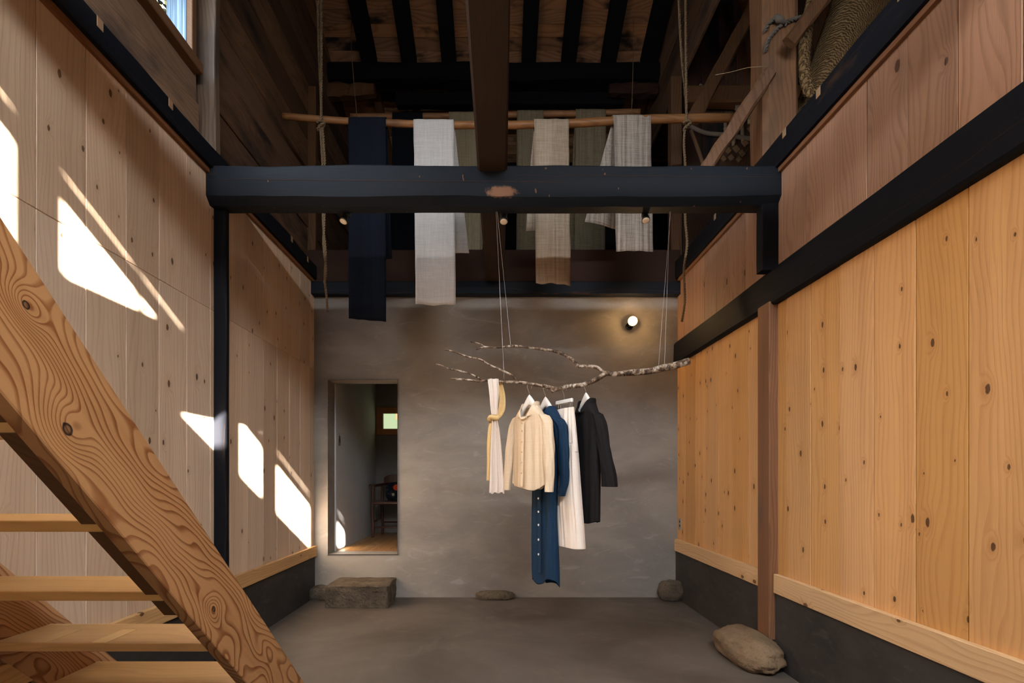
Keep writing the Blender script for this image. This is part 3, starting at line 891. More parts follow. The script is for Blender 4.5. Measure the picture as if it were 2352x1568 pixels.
arm = resample([(cx0 - .02, cy0 - .03, cz + .655), (cx0 - .01, cy0 + .2, cz + .66), (cx0 + .10, cy1, cz + .675), (-1.355, cy1 + .04, cz + .68), (cx1 - .10, cy1, cz + .675), (cx1 + .01, cy0 + .2, cz + .66), (cx1 + .02, cy0 - .03, cz + .655)], .03)
obj('arm_rail', tube(arm, .022, 10), M['chair'], ch, True)
bk = []
for i in range(15):
    f = i / 14
    a = (f - .5) * 2
    x = -1.355 + a * .20
    yy = cy1 + .05 - .06 * a * a
    hh = .13 * (1 - .35 * a ** 4)
    bk.append([(x, yy - .014, cz + .675), (x, yy - .012, cz + .675 + hh), (x, yy + .012, cz + .675 + hh), (x, yy + .014, cz + .675)])
obj('backrest', loft(bk), M['chair'], ch)
for x in (-1.50, -1.21):
    obj('spindle', tube([(x, cy1 - .01, cz + .45), (x, cy1 + .02, cz + .68)], .011, 8), M['chair'], ch, True)
# cushion with a printed flower
def cushion():
    bm = bmesh.new()
    bmesh.ops.create_icosphere(bm, subdivisions=4, radius=1)
    for v in bm.verts:
        d = v.co.copy()
        q = Vector([math.copysign(abs(t) ** .55, t) for t in d])
        v.co = Vector((q.x * .17, q.y * .065 * (1 - .35 * abs(q.x) ** 4), q.z * .125))
    return from_bm(bm)
s = NT('printed_cushion')
co = s.coord()
def spot(c, r, soft=.25):
    d = s.add('ShaderNodeVectorMath', operation='DISTANCE'); s.put(d.inputs[0], s.vmath('MULTIPLY', co, (1, 0, 1))); d.inputs[1].default_value = c
    dd = s.math('ADD', d.outputs['Value'], s.math('MULTIPLY', s.math('SUBTRACT', s.noise(co, 40.0, 2.0), .5), r * .7))
    return s.math('SUBTRACT', 1.0, s.smooth(dd, r * (1 - soft), r))
cc = s.mix(s.smooth(s.noise(co, 30.0, 4.0), .55, .62), (.010, .012, .018), (.03, .04, .05))
cc = s.mix(spot((-.02, 0, .045), .045), cc, (.55, .06, .02))
for q in ((-.06, 0, -.05), (.06, 0, -.055), (.11, 0, .0)):
    cc = s.mix(spot(q, .022), cc, (.38, .30, .22))
s.out(cc, .9, .1)
cu = obj('cushion', cushion(), s.m, smooth=True)
cu.location = (-1.335, 7.075, cz + .455 + .12)
cu.rotation_euler = (math.radians(-12), 0, 0)
tag(cu, 'dark cushion with a red flower on the armchair', 'cushion')

# ================================================================== STONES
def granite_block():
    bm = bmesh.new()
    bmesh.ops.create_cube(bm, size=1.0)
    bmesh.ops.subdivide_edges(bm, edges=bm.edges[:], cuts=34, use_grid_fill=True)
    for v in bm.verts:
        p = v.co * 2
        q = Vector((p.x * .288, p.y * .212, p.z * .105))
        n1 = Vector([mnoise.fractal(q * 9 + Vector((k * 7.7, 0, 0)), .9, 2.1, 3) for k in range(3)])
        n2 = Vector([mnoise.noise(q * 45 + Vector((k * 3.3, 5, 0))) for k in range(3)])
        top = 1.0 if p.z > .98 else 0.0
        edge = max(abs(p.x), abs(p.y)) ** 8
        q += n1 * (.005 if top else .014) + n2 * (.0015 if top else .006)
        q.z -= .012 * edge * (1 if p.z > .5 else 0)
        if p.z < -.98: q.z = -.105
        v.co = q + Vector((-1.318, 5.128, .105))
    return from_bm(bm)
tag(obj('step_stone', granite_block(), M['granite'], smooth=True), 'rough-hewn granite block forming a step below the doorway', 'stone')
tag(obj('foundation_stone', rock((-.045, 5.29, .035), (.185, .085, .045), 3.0, .14, 4, power=.7), M['granite'], smooth=True), 'low flat stone at the foot of the grey wall, below the clothes', 'stone')
tag(obj('foundation_stone', rock((1.70, 5.24, .085), (.135, .11, .10), 7.0, .20, 4, power=.75), M['granite'], smooth=True), 'fist-shaped stone in the right corner by the grey wall', 'stone')
tag(obj('foundation_stone', rock((-1.78, 5.27, .055), (.10, .09, .075), 17.0, .18, 4, power=.75), M['granite'], smooth=True), 'small rounded stone in the left corner behind the granite step', 'stone')
bo = obj('boulder', rock((1.63, 3.52, .088), (.155, .315, .115), 21.0, .10, 5, power=.86), M['river'], smooth=True)
tag(bo, 'long smooth tan boulder under the reddish timber post', 'boulder')

# ================================================================== POLES, ROPES, HANGING CLOTH
YP, YQ = 4.5, 5.75
pole_pts = resample([at(u, v, YP) for u, v in ((650, 267), (738, 274), (850, 281), (1000, 286), (1150, 287), (1300, 284), (1420, 277), (1560, 272), (1683, 270))], .06)
po = obj('hanging_pole', tube(pole_pts, [.026 + .010 * i / len(pole_pts) for i in range(len(pole_pts))], 14, wob=.10), M['pole'], smooth=True)
tag(po, 'front peeled-log pole slung on ropes, carrying four cloths', 'pole')
rear_pts = resample([at(u, v, YQ) for u, v in ((806, 268), (1000, 267), (1200, 263), (1350, 260), (1470, 257))], .08)
rp = obj('hanging_pole', tube(rear_pts, .032, 12, wob=.10, seed=4), M['pole'], smooth=True)
tag(rp, 'rear pole in the shade under the roof, carrying four cloths', 'pole')

def pole_z(pts, x):
    for a, b in zip(pts, pts[1:]):
        if a.x <= x <= b.x:
            return a.z + (b.z - a.z) * (x - a.x) / (b.x - a.x)
    return pts[0].z
def strip(name, x0, x1, ypole, zfront, zback, mat, label, group, pts, shift=0.0, seed=0, back_shift=0.0, r=.038, splay=.10, narrow=0.0, slant=0.0, curl=False):
    zt = pole_z(pts, (x0 + x1) / 2)
    nx = 18
    path = []
    nf = 34
    for k in range(nf + 1):
        f = k / nf
        z = zfront + (zt - zfront) * f
        path.append((-r - .004 * math.sin(6 * f), z, 1 - f, 0))
    for k in range(1, 8):
        a = math.pi * k / 8
        path.append((-r * math.cos(a), zt + r * math.sin(a), 0, 0))
    nb = 26
    for k in range(nb + 1):
        f = k / nb
        path.append((r + splay * f, zt - (zt - zback) * f, 0, f))
    rings = []
    for (dy, z, ff, fb) in path:
        row = []
        for i in range(nx + 1):
            g = i / nx
            w = (x1 - x0) * (1 - narrow * ff)
            x = x0 + shift * ff + back_shift * fb + g * w + .004 * mnoise.noise(Vector((0, z * 5, seed + g)))
            wave = .012 * math.sin(g * 5 + seed + z * 1.5) * (ff + fb) + .006 * mnoise.noise(Vector((g * 4, z * 4, seed)))
            zz = z
            if ff > .97: zz += .012 * mnoise.noise(Vector((g * 3.5, seed, 3))) + slant * (g - .5)
            if curl and fb > .6:
                wave += (fb - .6) * .35 * (g - .3)
            row.append((x, ypole + dy + wave, zz))
        rings.append(row)
    o = obj(name, loft(rings, close=False), mat, smooth=True)
    m = o.modifiers.new('thickness', 'SOLIDIFY'); m.thickness = .0016
    return tag(o, label, 'cloth', group)
G1, G2 = 'cloth lengths over the front pole', 'cloth lengths over the rear pole'
def X(u, y): return (u - HX) * y / FPX
strip('cloth_strip', X(803, YP), X(888, YP), YP, at(0, 738, YP).z, 3.1, M['navy'], 'near-black navy cloth length, lowest hanging on the front pole', G1, pole_pts, .006, 1.0, .02, slant=-.02)
strip('cloth_strip', X(951, YP), X(1043, YP), YP, at(0, 703, YP).z, 3.15, M['white'], 'white linen cloth length hanging over the front pole', G1, pole_pts, .020, 2.0, .12, slant=-.006)
strip('cloth_strip', X(1226, YP), X(1305, YP), YP, at(0, 656, YP).z, 3.35, M['beige'], 'sandy beige cloth length second from right on the front pole', G1, pole_pts, .016, 3.0, -.06, slant=-.025)
strip('cloth_strip', X(1407, YP), X(1492, YP), YP, at(0, 581, YP).z, at(0, 512, YP + .12).z, M['greige'], 'coarse grey-beige cloth length, shortest and rightmost on the front pole', G1, pole_pts, .022, 4.0, -.22, slant=-.004, curl=True)
strip('cloth_strip', X(902, YQ), X(972, YQ), YQ, 3.2, 3.5, M['indigo_rear'], 'black-indigo cloth length on the rear pole beside the white one', G2, rear_pts, .0, 5.0)
strip('cloth_strip', X(1032, YQ), X(1108, YQ), YQ, 3.2, 3.5, M['khaki'], 'khaki cloth length on the rear pole left of the long beam', G2, rear_pts, -.03, 6.0)
strip('cloth_strip', X(1187, YQ), X(1248, YQ), YQ, 3.2, 3.5, M['olive'], 'olive cloth length on the rear pole right of the long beam', G2, rear_pts, .02, 7.0)
strip('cloth_strip', X(1322, YQ), X(1391, YQ), YQ, 3.2, 3.5, M['olive'], 'dull olive cloth length on the rear pole nearest the right rope', G2, rear_pts, -.02, 8.0, -.08)

RR = .011
def hang_rope(us, knot, tail, label, seed):
    t = thing('hanging_rope', at(knot[0], knot[1], YP), label, 'rope', 'ropes slinging the front pole')
    (u0, u1), (ku, kv) = us, knot
    top = 0
    for du, k in ((u0, 0), (u1, 1)):
        a = at(du, -190, YP); a.z = min(a.z, zr(YP) - .02)
        p = [a, at(du + (ku - du) * .45, 90, YP + (-.03 if k else .03)), at(du + (ku - du) * .9, 220, YP + (-.035 if k else .035)), at(ku, kv - 12, YP + (-.045 if k else .04))]
        obj('strand', rope(p, RR, 2, .045), M['rope'], t)
    kp = []
    c = at(ku, kv, YP - .035)
    for i in range(41):
        a = i / 40 * 2 * math.pi * 2.3
        kp.append(c + Vector((.028 * math.cos(a), .02 * math.sin(a) - .01, .03 * math.sin(a * .5) + .012 * math.cos(a))))
    obj('knot', rope(kp, RR, 2, .045), M['rope'], t)
    for j, pts in enumerate(tail):
        obj('tail', rope([at(u, v, YP - .045) for u, v in pts], RR * .95, 2, .045), M['rope'], t)
    return t
hang_rope((727, 739), (738, 288), [[(736, 292), (742, 400), (745, 500), (743, 560), (749, 620), (745, 650)], [(741, 292), (747, 400), (742, 500), (748, 580), (746, 640), (750, 680), (752, 716)]],
          'twisted straw rope with a knot, at the left end of the pole', 1)
hang_rope((1552, 1574), (1577, 288), [[(1574, 290), (1571, 330), (1575, 400), (1574, 500), (1578, 560), (1571, 620), (1573, 690), (1566, 738)]],
          'twisted straw rope with a knot, at the right end of the pole', 2)
for u, lab in ((807, 'left'), (1455, 'right')):
    u2 = u + (14 if u < 1000 else -6)
    zt = 5.9
    p1 = at(u, 118, YQ); p2 = at(u2, 266, YQ)
    tag(obj('pole_string', tube([p1 + Vector((0, 0, .35)), p1, p2 + Vector((0, -.04, .02)), p2 + Vector((0, -.035, -.035))], .004, 6), M['rope'], smooth=True),
        'thin cord holding up the %s end of the rear pole' % lab, 'cord')

# ================================================================== LAMPS
def spot_lamp(u, v, tilt, label):
    p = at(u, v, 3.56)
    top = 2.962
    t = thing('spot_lamp', (p.x, p.y, top), label, 'spotlight', 'black spotlights under the cross beam')
    obj('mount', tube([(p.x, p.y, top + .01), (p.x, p.y, top - .015)], .022, 14), M['black_metal'], t, True)
    obj('stem', tube([(p.x, p.y, top - .015), (p.x, p.y - .002, p.z + .035)], .008, 8), M['black_metal'], t, True)
    d = Vector((tilt, -.38, -1)).normalized()
    a = Vector((p.x, p.y, p.z + .04)); 
    obj('body', tube([a - d * .012, a, a + d * .035, a + d * .06, a + d * .075], [.010, .016, .018, .026, .0275], 18), M['black_metal'], t, True)
    obj('bulb', tube([a + d * .0745, a + d * .078, a + d * .080], [.0245, .0225, .012], 18), M['lens'], t, True)
spot_lamp(797, 503, -.25, 'leftmost of three black spotlights under the cross beam')
spot_lamp(1157, 503, 0.0, 'middle one of three black spotlights under the cross beam')
spot_lamp(1481, 500, .0, 'rightmost of three black spotlights under the cross beam')

wlp = at(1446, 747, YB)
wl_ = thing('wall_lamp', (wlp.x, YB, wlp.z), 'round glowing bulb in a black socket on the grey wall', 'lamp')
obj('base', tube([(wlp.x - .005, YB - .001, wlp.z - .012), (wlp.x - .005, YB - .018, wlp.z - .012)], .036, 20), M['black_metal'], wl_, True)
obj('socket', tube([(wlp.x - .005, YB - .015, wlp.z - .012), (wlp.x, YB - .06, wlp.z - .002)], .023, 16), M['black_metal'], wl_, True)
def sphere(c, r, sub=3, sc=(1, 1, 1)):
    bm = bmesh.new(); bmesh.ops.create_icosphere(bm, subdivisions=sub, radius=r)
    for v in bm.verts: v.co = Vector((v.co.x * sc[0], v.co.y * sc[1], v.co.z * sc[2])) + Vector(c)
    return from_bm(bm)
bulb_c = Vector((wlp.x + .008, YB - .095, wlp.z + .016))
obj('bulb', sphere(bulb_c, .047), plain('glowing_bulb', (.9, .8, .6), .3, nz=0, emit=(1.0, .70, .36), strength=2.6), wl_, True)
bl_ = light('wall_lamp_light', 'POINT', bulb_c + Vector((0, -.055, 0)), 8.0, (1.0, .62, .27), shadow_soft_size=.03)

# sockets on the right wall
so = obj('outlet_plate', box(XR - .006, XR, 5.23, 5.30, .685, .80, .002), M['metal'])
tag(so, 'small metal outlet plate low on the right wall by the corner', 'outlet')
for z in (.715, .755):
    obj('socket', box(XR - .0075, XR - .004, 5.25, 5.28, z, z + .022, .001), M['black_metal'], so)

# ================================================================== BRANCH
YBR = 3.6
PXM = YBR / FPX
def branch_part(name, pts, r0, r1, y0, y1, parent, seed):
    n = len(pts)
    P = [at(u, v, y0 + (y1 - y0) * i / (n - 1)) for i, (u, v) in enumerate(pts)]
    Q = resample(P, .012)
    rad = []
    for i in range(len(Q)):
        f = i / (len(Q) - 1)
        rad.append((r0 + (r1 - r0) * f) * (1 + .22 * max(0, mnoise.noise(Vector((i * .23, seed, 0))) - .15)))
    return obj(name, tube(Q, rad, 10, wob=.25, seed=seed), M['birch'], parent, True)
br = thing('birch_branch', at(1300, 888, YBR), 'forked birch branch slung on threads as a clothes rail', 'branch')
branch_part('main_stem', [(1583, 829), (1557, 837.5), (1524, 844), (1497, 851), (1456, 855), (1415, 859), (1393.6, 857), (1380, 865), (1361, 875.6), (1342, 883), (1320, 886.5), (1301, 888), (1276, 893), (1252, 886.5), (1225, 882.5), (1192, 877.5), (1154, 876.5), (1121, 873), (1100, 875), (1070, 871.6), (1036, 869.4)],
            .0235, .0062, 3.58, 3.60, br, 1)
branch_part('side_branch', [(1388, 857), (1372, 844), (1353, 841), (1327, 840), (1323, 833), (1312, 824), (1293, 813), (1268, 805), (1238, 801), (1206, 796), (1176, 794), (1143, 798), (1113, 796.7), (1094, 802)], .0135, .0045, 3.59, 3.75, br, 2)
branch_part('twig', [(1113, 796), (1100, 788.6), (1080.7, 784.5)], .006, .003, 3.74, 3.75, br, 3)
branch_part('side_branch', [(1190, 877), (1176, 862), (1154, 851), (1127, 839), (1102, 825), (1072, 818.5), (1043, 807.6), (1022, 803)], .008, .0045, 3.60, 3.50, br, 4)
branch_part('side_branch', [(1107, 872), (1089, 862), (1067, 854), (1034, 847), (1015, 839), (1002, 836)], .007, .004, 3.60, 3.55, br, 5)
obj('twig_stub', tube([at(1276, 893, 3.6), at(1268, 899, 3.59)], [.014, .011], 8), M['birch'], br, True)
TH = [((1139, 523), (1158, 872), 'thread', 3.58), ((1141, 640), (1173, 794), 'thread', 3.7), ((1541, 487), (1512, 848), 'thread', 3.58), ((1539, 495), (1526, 845), 'thread', 3.58)]
for i, (a, b, nm, yy) in enumerate(TH):
    p0 = at(a[0], a[1], 3.50); p0.z = 2.975
    p1 = at(b[0], b[1], yy)
    p1.z += .004
    tag(obj('hanging_thread', tube([p0, p1], .00075, 5), M['line']),
        ['fine thread holding the branch beside the scarf', 'fine thread holding the upper fork of the branch', 'left fine thread holding the thick end of the branch', 'right fine thread holding the thick end of the branch'][i], 'thread')

# ================================================================== CLOTHES
def solid(o, t=.0025, sub=1):
    m = o.modifiers.new('thickness', 'SOLIDIFY'); m.thickness = t; m.offset = 0
    if sub:
        s_ = o.modifiers.new('smooth', 'SUBSURF'); s_.levels = sub; s_.render_levels = sub
    return o

def rings_obj(name, rows, mat, parent, N=72, folds=5, amp=.012, seed=0, caps=False, pw=.8, hemnoise=.01, vneck=0.0):
    """rows: (z, cx, cy, w, d, drop, fold_amount); drop lowers the sides (shoulder slope)"""
    rings = []
    fine = [rows[0], rows[1], rows[2]]
    for r0, r1 in zip(rows[2:], rows[3:]):
        m = max(1, int((r0[0] - r1[0]) / .035))
        for q in range(1, m + 1):
            fine.append(tuple(r0[i] + (r1[i] - r0[i]) * q / m for i in range(7)))
    rows = fine
    for k, (z, cx, cy, w, d, drop, fa) in enumerate(rows):
        ring = []
        for i in range(N):
            a = 2 * math.pi * i / N
            ca, sa = math.cos(a), math.sin(a)
            x = math.copysign(abs(ca) ** pw, ca) * w
            y = math.copysign(abs(sa) ** pw, sa) * d
            ph = 1.6 * mnoise.noise(Vector((ca * 1.2 + seed, sa * 1.2, z * 1.6)))
            rip = fa * amp * (.8 * math.sin(folds * 2 * a + seed + ph * 1.5) + .15 * math.sin(folds * 5 * a + 2 * seed + ph * 3) + 1.3 * mnoise.noise(Vector((ca * 3.5 + seed, sa * 3.5, z * 1.5))) + .2 * mnoise.noise(Vector((ca * 9 + seed, sa * 9, z * 5))))
            if sa < 0: rip *= 1 - .9 * math.exp(-(ca / .16) ** 2)
            y += rip * (1 if sa >= 0 else -1) * (abs(sa) ** .5)
            x += .35 * rip * ca
            zz = z - drop * abs(ca) ** 1.4 - vneck * (1.0, .95, .55, .15)[min(k, 3)] * max(0, -sa) ** 3
            if k == len(rows) - 1: zz += hemnoise * mnoise.noise(Vector((ca * 1.3, sa * .8, seed)))
            ring.append((cx + x, cy + y, zz))
        rings.append(ring)
    o = obj(name, loft(rings, True, caps), mat, parent, True, local=True)
    return solid(o)

def sleeve(name, pts, mat, parent, seed=0, N=28, amp=.008):
    """pts: (x,y,z,w,d)"""
    rows = []
    P = [Vector(p[:3]) for p in pts]
    rings = []
    M_ = 22
    for k in range(M_ + 1):
        f = k / M_ * (len(pts) - 1)
        i = min(int(f), len(pts) - 2); t = f - i
        t = t * t * (3 - 2 * t) if False else t
        q = [pts[i][j] + (pts[i + 1][j] - pts[i][j]) * t for j in range(5)]
        ring = []
        for n in range(N):
            a = 2 * math.pi * n / N
            rip = 1 + amp / .03 * mnoise.noise(Vector((math.cos(a) * 2 + seed, math.sin(a) * 2, q[2] * 9))) + .16 * mnoise.noise(Vector((math.cos(a) * 4 + seed, math.sin(a) * 4, q[2] * 3)))
            ring.append((q[0] + math.cos(a) * q[3] * rip, q[1] + math.sin(a) * q[4] * rip, q[2] + .4 * q[3] * math.cos(a) * (1 if pts[0][0] < 0 else -1) * (1 if k == 0 else 0)))
        rings.append(ring)
    o = obj(name, loft(rings, True, False), mat, parent, True, local=True)
    return solid(o)

def disc(c, r, mat, parent, name='button', n=12, axis=(0, -1, 0)):
    c = Vector(c); ax = Vector(axis)
    return obj(name, tube([c, c + ax * .003, c + ax * .004], [r, r, r * .7], n), mat, parent, local=True)

def hanger(pos, rotz, label, kind='shoulder', width=.19):
    """pos: point on the branch where the hook sits"""
    t = thing('clothes_hanger', pos, label, 'hanger', 'white hangers on the branch', rotz)
    hook = [Vector((0, .018 * math.cos(a), -.012 + .021 * math.sin(a))) for a in [math.radians(q) for q in range(-30, 211, 15)]]
    hook = [Vector((0, p.y, p.z + .012)) for p in hook]
    tail = [Vector((0, hook[-1].y * .7, hook[-1].z - .012)), Vector((0, -.004, -.035)), Vector((0, 0, -.055)), Vector((0, 0, -.085))]
    obj('hook', tube(hook + tail, .0018, 6), M['metal'], t, True, local=True)
    if kind == 'shoulder':
        rings = []
        for k in range(25):
            a = (k / 24 - .5) * 2
            x = a * width
            z = -.088 - .125 * abs(a) ** 1.2 - .020 * a * a
            hh = .018 + .028 * (1 - abs(a)) ** 1.5
            dd = .011 + .006 * abs(a)
            yy = .008 * a * a
            rings.append([(x, yy + dd * math.cos(q), z + hh * .8 * math.sin(q)) for q in [2 * math.pi * i / 12 for i in range(12)]])
        obj('shoulder_bar', loft(rings), M['white_paint'], t, True, local=True)
    else:
        obj('bar', box(-width, width, -.010, .010, -.105, -.075, .006), M['white_paint'], t, local=True)
        for s in (-1, 1):
            obj('clip', join(box(s * width * .72 - .012, s * width * .72 + .012, -.010, -.007, -.165, -.10, .001), box(s * width * .72 - .012, s * width * .72 + .012, .007, .010, -.165, -.10, .001),
                             tube([Vector((s * width * .72, 0, -.10)), Vector((s * width * .72, 0, -.12))], .003, 6)), M['metal'], t, local=True)
    return t

RAD = math.radians
# ---- cream shirt
TH_S = RAD(-58)
ps = at(1216, 888, 3.60)
hanger(ps, TH_S, 'white hanger holding the cream shirt', width=.145)
sh = thing('cream_shirt', ps + Vector((0, 0, -.130)), 'cream long-sleeved collarless shirt hanging on the branch', 'shirt', None, TH_S)
zt = 0.0
body = rings_obj('body', [(zt + .012, 0, .006, .072, .055, .004, 0), (zt - .004, 0, .0, .080, .060, .010, 0), (zt - .02, 0, 0, .130, .046, .030, .2), (zt - .05, 0, 0, .172, .040, .040, .4),
                          (zt - .12, 0, 0, .180, .040, .02, .7), (zt - .22, 0, 0, .180, .041, 0, .9), (zt - .34, 0, 0, .182, .043, 0, 1.0), (zt - .46, 0, 0, .185, .045, 0, 1.1), (zt - .555, 0, 0, .187, .046, -.03, 1.2)],
                 M['cream_c'], sh, folds=2, amp=.012, seed=2.0, hemnoise=.035, vneck=.10)
sleeve('sleeve', [(-.15, 0, -.070, .035, .032), (-.195, .0, -.12, .040, .032), (-.225, -.01, -.30, .038, .028), (-.235, -.02, -.46, .032, .026), (-.238, -.025, -.575, .024, .022)], M['cream_c'], sh, 3)
sleeve('sleeve', [(.15, 0, -.070, .035, .032), (.195, .0, -.12, .042, .032), (.225, -.005, -.30, .040, .030), (.235, -.012, -.46, .036, .028), (.238, -.02, -.575, .028, .024)], M['cream_c'], sh, 5)
colr = []
for (zz, k) in ((-.006, 1.0), (.008, 1.02), (.026, .99)):
    colr.append([(.078 * k * math.cos(a), .004 - (.060 * k) * math.sin(a) if math.sin(a) > 0 else .004 - .058 * k * math.sin(a), zz - .112 * max(0, math.sin(a)) ** 2.2) for a in [RAD(q) for q in range(-246, 67, 8)]])
solid(obj('collar', loft(colr, False), M['cream_c'], sh, True, local=True))
fy = [(-.03, -.048), (-.12, -.048), (-.22, -.050), (-.34, -.053), (-.46, -.056), (-.54, -.058)]
def fy_at(z, prof):
    for (a, ya), (b, yb) in zip(prof, prof[1:]):
        if b <= z <= a: return ya + (yb - ya) * (z - a) / (b - a)
    return prof[-1][1]
rows = [[(-.018 + .018 * j, fy_at(z, fy) - .008 - .002 * (j % 2), z) for j in range(3)] for z in [-.105 - .017 * i for i in range(27)]]
solid(obj('placket', loft(rows, False), M['cream_c'], sh, True, local=True))
for z in (-.115, -.17, -.24, -.31, -.38, -.45):
    disc((0, fy_at(z, fy) - .012, z), .0075, M['button_c'], sh)

# ---- navy dress
TH_D = RAD(-60)
pd = at(1253, 893, 3.66)
hanger(pd, TH_D, 'white hanger holding the navy dress', width=.14)
dr = thing('navy_dress', pd + Vector((0, 0, -.130)), 'long navy blue buttoned dress hanging behind the cream shirt', 'dress', None, TH_D)
rings_obj('body', [(.012, 0, .006, .072, .055, .004, 0), (-.004, 0, .0, .080, .060, .010, 0), (-.02, 0, 0, .128, .046, .030, .2), (-.05, 0, 0, .165, .040, .040, .4), (-.14, 0, 0, .160, .038, .02, .7),
                   (-.30, 0, 0, .145, .036, 0, .9), (-.50, -.005, 0, .135, .035, 0, 1.0), (-.75, -.012, 0, .132, .034, 0, 1.1), (-.95, -.008, 0, .135, .034, 0, 1.2), (-1.14, -.004, 0, .135, .034, .0, 1.2), (-1.20, .0, 0, .133, .034, -.02, 1.2)],
          M['blue_c'], dr, folds=2, amp=.013, seed=5.0, hemnoise=.09, vneck=.06)
sleeve('sleeve', [(.13, 0, -.080, .035, .045), (.180, .0, -.14, .046, .034), (.20, .0, -.28, .046, .034), (.21, .0, -.42, .040, .032), (.21, .0, -.52, .034, .028), (.18, .0, -.60, .022, .024)], M['blue_c'], dr, 7)
sleeve('sleeve', [(-.12, 0, -.080, .035, .045), (-.14, .0, -.14, .038, .044), (-.14, .01, -.30, .034, .04), (-.14, .01, -.46, .03, .034), (-.14, .01, -.57, .022, .026)], M['blue_c'], dr, 8)
fyd = [(-.03, -.048), (-.14, -.046), (-.30, -.044), (-.50, -.043), (-.75, -.042), (-.95, -.042), (-1.2, -.042)]
rows = [[(-.018 + .018 * j, fy_at(z, fyd) - .010 - .002 * (j % 2), z) for j in range(3)] for z in [-.07 - .02 * i for i in range(54)]]
solid(obj('placket', loft(rows, False), M['blue_c'], dr, True, local=True))
for z in (-.62, -.71, -.80, -.90, -1.0, -.52, -.42, -.30):
    disc((0, fy_at(z, fyd) - .015, z), .0078, M['button_w'], dr)

# ---- white trousers
TH_P = RAD(-62)
pp = at(1296, 892, 3.60)
hanger(pp, TH_P, 'white clip hanger holding the white trousers', 'clip', .095)
tr = thing('white_trousers', pp + Vector((0, 0, -.165)), 'white wide trousers hanging from a clip hanger', 'trousers', None, TH_P)
rings_obj('waistband', [(.030, 0, 0, .105, .018, 0, .6), (.015, 0, 0, .103, .019, 0, 1), (.0, 0, 0, .102, .020, 0, 1.2), (-.025, 0, 0, .108, .023, 0, 1.2), (-.10, 0, 0, .120, .029, 0, 1), (-.24, .008, 0, .132, .035, 0, .8), (-.27, .010, 0, .130, .036, 0, .8)],
          M['white_c'], tr, folds=7, amp=.006, seed=1.0, hemnoise=0)
rings_obj('leg', [(-.20, .055, -.0, .075, .034, 0, .5), (-.35, .065, -.0, .080, .038, 0, .8), (-.55, .080, .0, .084, .042, 0, .9), (-.75, .105, .0, .086, .044, 0, .8), (-.90, .120, .0, .087, .045, 0, .5)],
          M['white_c'], tr, folds=2, amp=.008, seed=4.0, hemnoise=.003)
rings_obj('leg', [(-.20, -.055, .0, .070, .032, 0, .5), (-.35, -.045, .0, .074, .036, 0, .8), (-.55, -.03, .0, .078, .040, 0, .9), (-.75, -.005, .0, .080, .042, 0, .8), (-.90, .012, .0, .082, .042, 0, .5)],
          M['white_c'], tr, folds=2, amp=.008, seed=6.0, hemnoise=.003)

# ---- black jacket
TH_B = RAD(-70)
pb = at(1346, 883, 3.60)
hanger(pb, TH_B, 'white hanger holding the black tunic', width=.145)
bj = thing('black_tunic', pb + Vector((0, 0, -.130)), 'loose black wide-sleeved tunic, rightmost on the branch', 'tunic', None, TH_B)
rings_obj('body', [(.016, 0, .006, .070, .050, .004, 0), (0, 0, .0, .080, .056, .010, 0), (-.02, 0, 0, .128, .044, .034, .2), (-.06, 0, 0, .170, .038, .042, .4), (-.16, 0, 0, .175, .038, .02, .7),
                   (-.34, 0, .0, .172, .040, 0, .9), (-.52, 0, .0, .170, .041, 0, 1.0), (-.70, .0, .0, .168, .041, 0, .8), (-.79, .0, .0, .166, .040, .0, .6)],
          M['black_c'], bj, folds=2, amp=.010, seed=9.0, hemnoise=.012, vneck=.07)
sleeve('sleeve', [(.14, 0, -.075, .035, .034), (.185, .0, -.15, .048, .034), (.22, .012, -.32, .054, .036), (.24, .025, -.46, .060, .038), (.25, .03, -.555, .064, .040)], M['black_c'], bj, 17, amp=.010)
sleeve('sleeve', [(-.12, 0, -.085, .035, .045), (-.15, .0, -.16, .042, .046), (-.17, -.01, -.32, .045, .05), (-.175, -.015, -.50, .045, .05)], M['black_c'], bj, 19, amp=.010)
colb = []
for (zz, k) in ((-.004, 1.0), (.014, 1.03), (.032, .98)):
    colb.append([(.078 * k * math.cos(a), .004 - .056 * k * math.sin(a), zz - .075 * max(0, math.sin(a)) ** 3) for a in [RAD(q) for q in range(-262, 84, 9)]])
solid(obj('collar', loft(colb, False), M['black_c'], bj, True, local=True))

# ---- scarf
def ribbon(name, pts, mat, parent, pleats=3.0, amp=.010, seed=0, K=22, endn=.0):
    """pts: (u, v, y, half width in px)"""
    P = [at(u, v, y) for u, v, y, w in pts]
    W = [w * y / FPX for u, v, y, w in pts]
    rows = []
    M_ = 40
    for k in range(M_ + 1):
        f = k / M_ * (len(pts) - 1)
        i = min(int(f), len(pts) - 2); t = f - i
        p0, p1, p2, p3 = P[max(0, i - 1)], P[i], P[i + 1], P[min(len(P) - 1, i + 2)]
        c = .5 * ((2 * p1) + (p2 - p0) * t + (2 * p0 - 5 * p1 + 4 * p2 - p3) * t * t + (3 * p1 - p0 - 3 * p2 + p3) * t ** 3)
        w = W[i] + (W[i + 1] - W[i]) * t
        row = []
        for j in range(K + 1):
            g = j / K * 2 - 1
            dy = amp * math.sin(g * pleats * math.pi + seed + 1.2 * mnoise.noise(Vector((0, 0, k * .08 + seed)))) * (.5 + .5 * min(1, w / .04))
            dz = endn * mnoise.noise(Vector((g * 2.5, seed, 1))) if k == M_ else 0
            row.append(c + Vector((g * w, dy, dz)))
        rows.append(row)
    o = obj(name, loft(rows, False), mat, parent, True)
    return solid(o, .002)
sc = thing('scarf', at(1133, 873, 3.6), 'white and yellow gauze scarf knotted over the branch', 'scarf')
